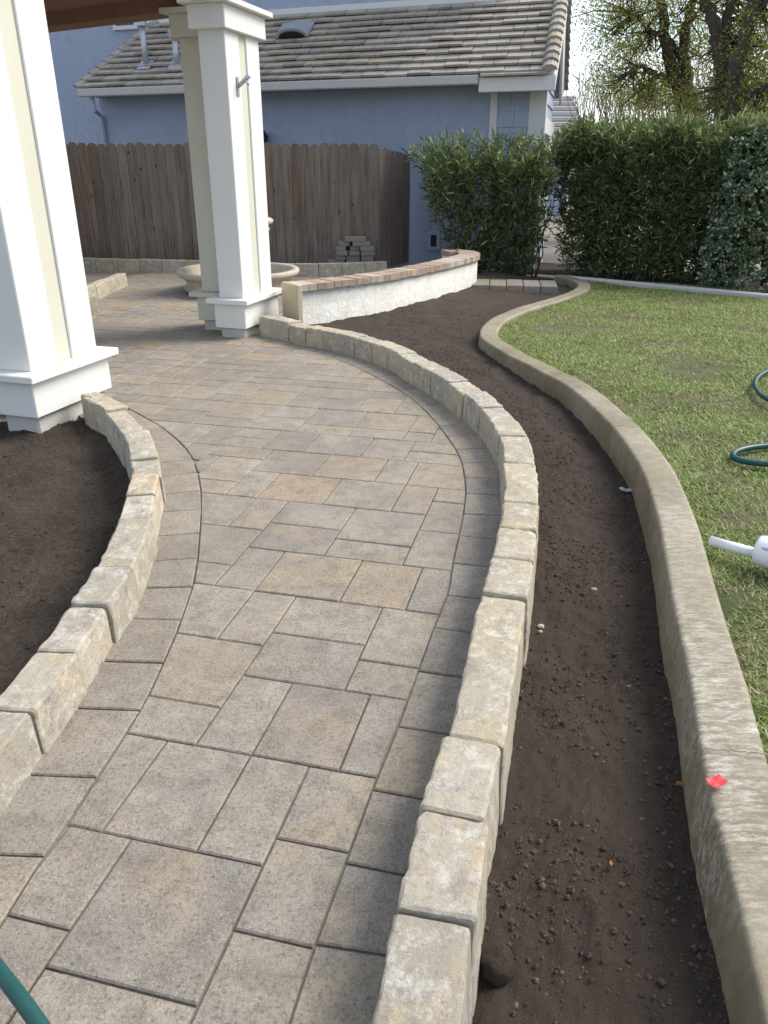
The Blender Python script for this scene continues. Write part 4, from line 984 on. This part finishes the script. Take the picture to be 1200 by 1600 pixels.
# trees
def tree(name, label, limbs, Y, crown, nleaf, colA, colB, lw=.05, twigs=True):
    """limbs: list of (pixel polyline with depth offsets, r0, r1)"""
    b0 = RP(*limbs[0][0][0][:2], (0, Y, 0), Y3); b0[2] = 0
    t = empty(name, b0, label, 'tree', 'trees behind the hedge'); parts = []; ends = []
    for pts, r0, r1 in limbs:
        P_ = [RP(p[0], p[1], (0, Y+(p[2] if len(p) > 2 else 0), 0), Y3) for p in pts]
        if pts is limbs[0][0]: P_ = [np.array([P_[0][0]+.05, P_[0][1], -.2])]+P_
        n = len(P_); fine = []
        for i in range(n-1):
            for q in np.linspace(0, 1, 4, endpoint=False): fine.append(P_[i]*(1-q)+P_[i+1]*q+RNG.standard_normal(3)*.02)
        fine.append(P_[-1]); parts.append(tube(fine, np.linspace(r0, r1, len(fine)), 8)); ends += fine[len(fine)//3:]
    cl, C_ = [], []
    for (x, y, dy, rx, rz, wgt) in crown:
        c = RP(x, y, (0, Y+dy+.5, 0), Y3); sc_ = np.linalg.norm(c-EYE)/FPX; k = int(nleaf*wgt); nclump = max(3, k//45)
        cc = c+RNG.standard_normal((nclump, 3))*np.array([rx*sc_*.5, .7, rz*sc_*.5])
        for q in cc: C_.append(q+RNG.standard_normal((45, 3))*np.array([.16, .16, .13])); 
        e = np.array(ends); 
        for q in cc[::2]:
            j = np.argmin(((e-q)**2).sum(1)); m_ = (e[j]+q)/2+RNG.standard_normal(3)*.12-[0, 0, .1]; parts.append(tube([e[j], m_, q], [.022, .012, .004], 5))
    mesh('trunk', *join(parts), M_bark, t, True)
    P_ = np.vstack(C_); n = len(P_); D_ = RNG.standard_normal((n, 3))+np.array([0, 0, -.5])
    leaves(P_, D_, RNG.uniform(.045, .08, n), RNG.uniform(.018, .03, n), cmix(n, colA, colB, (.30, .27, .06), .12), 'crown', t, M_tleaf, .1)
tree('broadleaf_tree', 'tree with two dark rising limbs and airy olive green foliage behind the hedge',
     [([(1078,190),(1072,150),(1064,138)], .26, .19), ([(1062,138),(1052,110),(1041,76),(1036,28),(1026,-40),(1010,-120)], .15, .06), ([(1068,140),(1072,119),(1068,85),(1074,42),(1081,0),(1092,-80)], .15, .07), ([(1060,132),(1036,125),(1016,112),(1000,104),(985,112,-.5)], .09, .03), ([(1066,88),(1050,66),(1030,55),(1012,42),(990,20)], .07, .03)],
     17.5, [(985,75,0,45,60,.16), (1000,20,0,60,40,.15), (960,50,.5,35,45,.04), (1035,150,-.3,50,25,.08), (965,120,.3,30,30,.06), (1000,145,0,30,22,.06), (1060,30,0,30,40,.08), (1090,60,.5,30,50,.08), (1040,-60,0,120,60,.25), (935,15,.5,25,25,.02)], 22000, (.17, .20, .04), (.34, .355, .09))
tree('broadleaf_tree', 'thick multi-trunked tree with dense dark olive foliage behind the variegated bush',
     [([(1134,190),(1131,150),(1132,127)], .22, .17), ([(1132,127),(1128,90),(1124,68),(1114,37),(1101,0),(1085,-60)], .16, .08), ([(1128,72),(1133,52),(1143,0),(1150,-60)], .10, .06), ([(1146,190,-.6),(1147,140,-.6),(1150,99,-.6),(1167,45,-.6),(1180,0,-.6),(1200,-60,-.6)], .15, .09), ([(1148,150,-.6),(1175,148,-.9),(1200,135,-1),(1240,120,-1)], .10, .05), ([(1165,50,-.6),(1185,20,-.6),(1205,-20,-.6)], .08, .05)],
     15.5, [(1170,100,-.5,40,70,.24), (1190,150,-.8,40,40,.18), (1120,160,-.2,40,25,.08), (1150,50,0,35,45,.10), (1110,110,.3,30,40,.06), (1210,60,-.6,40,70,.16), (1160,-60,0,120,60,.22)], 25000, (.13, .165, .034), (.28, .295, .07))
# bare twiggy shrubs between
def bare(label, xs, Y, nb):
    t = empty('bare_shrub', (RP(sum(xs)/2, 190, (0, Y, 0), Y3)[0], Y, 0), label, 'shrub', 'bare shrubs behind the hedge'); parts = []
    for i in range(nb):
        x = random.uniform(*xs); a = RP(x, 205, (0, Y, 0), Y3); a[1] += random.uniform(-.5, .5); b = RP(x+random.uniform(-22, 22), random.uniform(95, 165), (0, Y, 0), Y3); b[1] = a[1]
        m_ = (a+b)/2+RNG.standard_normal(3)*.08; parts.append(tube([a-[0, 0, 1.6], a, m_, b], [.016, .012, .008, .003], 4))
        for _ in range(4):
            q = random.random(); s_ = m_*(1-q)+b*q; parts.append(tube([s_, s_+np.array([random.uniform(-.3, .3), random.uniform(-.2, .2), random.uniform(.1, .5)])], [.006, .002], 4))
    mesh('branches', *join(parts), M_twig, t)
bare('leafless brown twiggy shrub left of the forked tree trunk', (905, 1000), 20, 70)
bare('leafless grey brown thicket between the two tree trunks', (1000, 1125), 21, 110)

# lawn grass blades
NG = 620000
i = (RNG.random(NG)*159); j = 39*RNG.random(NG)**1.5
i0 = i.astype(int); j0 = np.minimum(j.astype(int), 38); fi = (i-i0)[:, None]; fj = (j-j0)[:, None]
i1 = np.minimum(i0+1, 159)
Pg = (PLn[i0, j0]*(1-fj)+PLn[i0, j0+1]*fj)*(1-fi)+(PLn[i1, j0]*(1-fj)+PLn[i1, j0+1]*fj)*fi
keep = np.ones(NG, bool); kk = RNG.random(NG)
pn = np.array([noise.noise(Vector((p[0]*1.9, p[1]*1.9, 2.2)))+.5*noise.noise(Vector((p[0]*5.5, p[1]*5.5, 7))) for p in Pg])
edge = np.clip((j/39)*8, 0, 1); keep = kk < np.clip(.75+pn*1.1, .06, 1)*(.55+.45*edge)
keep &= (Pg[:, 0] < 7.5)
Pg, pn = Pg[keep], pn[keep]; n = len(Pg); dist = np.hypot(Pg[:, 0], Pg[:, 1])
an = RNG.random(n)*6.283; up = RNG.uniform(.15, 1.0, n); Dg = np.c_[np.cos(an), np.sin(an), up]
Dg /= np.linalg.norm(Dg, axis=1)[:, None]; lg = RNG.uniform(.016, .046, n); wg = RNG.uniform(.0015, .0029, n)*(1+dist*.11)
Sg = np.c_[-np.sin(an+RNG.normal(0, .6, n)), np.cos(an), 0*an]; Sg /= np.linalg.norm(Sg, axis=1)[:, None]
Vg = np.stack([Pg-Sg*wg[:, None], Pg+Sg*wg[:, None], Pg+Dg*lg[:, None]], 1).reshape(-1, 3)
cg = cmix(n, (.155, .225, .045), (.31, .395, .105), (.52, .49, .28), .15); dry = RNG.random(n) < np.clip(.16-pn*.7, 0, .5); cg[dry] = cmix(int(dry.sum()), (.23, .20, .09), (.34, .29, .15))
tag(npmesh('grass', Vg, 3, M_grass, lawn, cg), kind='stuff')
q_ = [h0-he*2.3+hf*.1, h0+he*7+hf*.1, h0+he*7+hf*1.6, h0-he*1.0+hf*1.6, h0-he*2.3+hf*1.6]
sheet('planting_bed', [(v[0], v[1]) for v in q_], -.004, M_soil2)
d_ = [h0+he*.15+hf*1.35, h0+he*30+hf*1.35, h0+he*30+hf*30, h0+he*.5+hf*30]
dw = sheet('driveway', [(v[0], v[1]) for v in d_], .02, flat('driveway_concrete', (.24, .225, .205), .9))
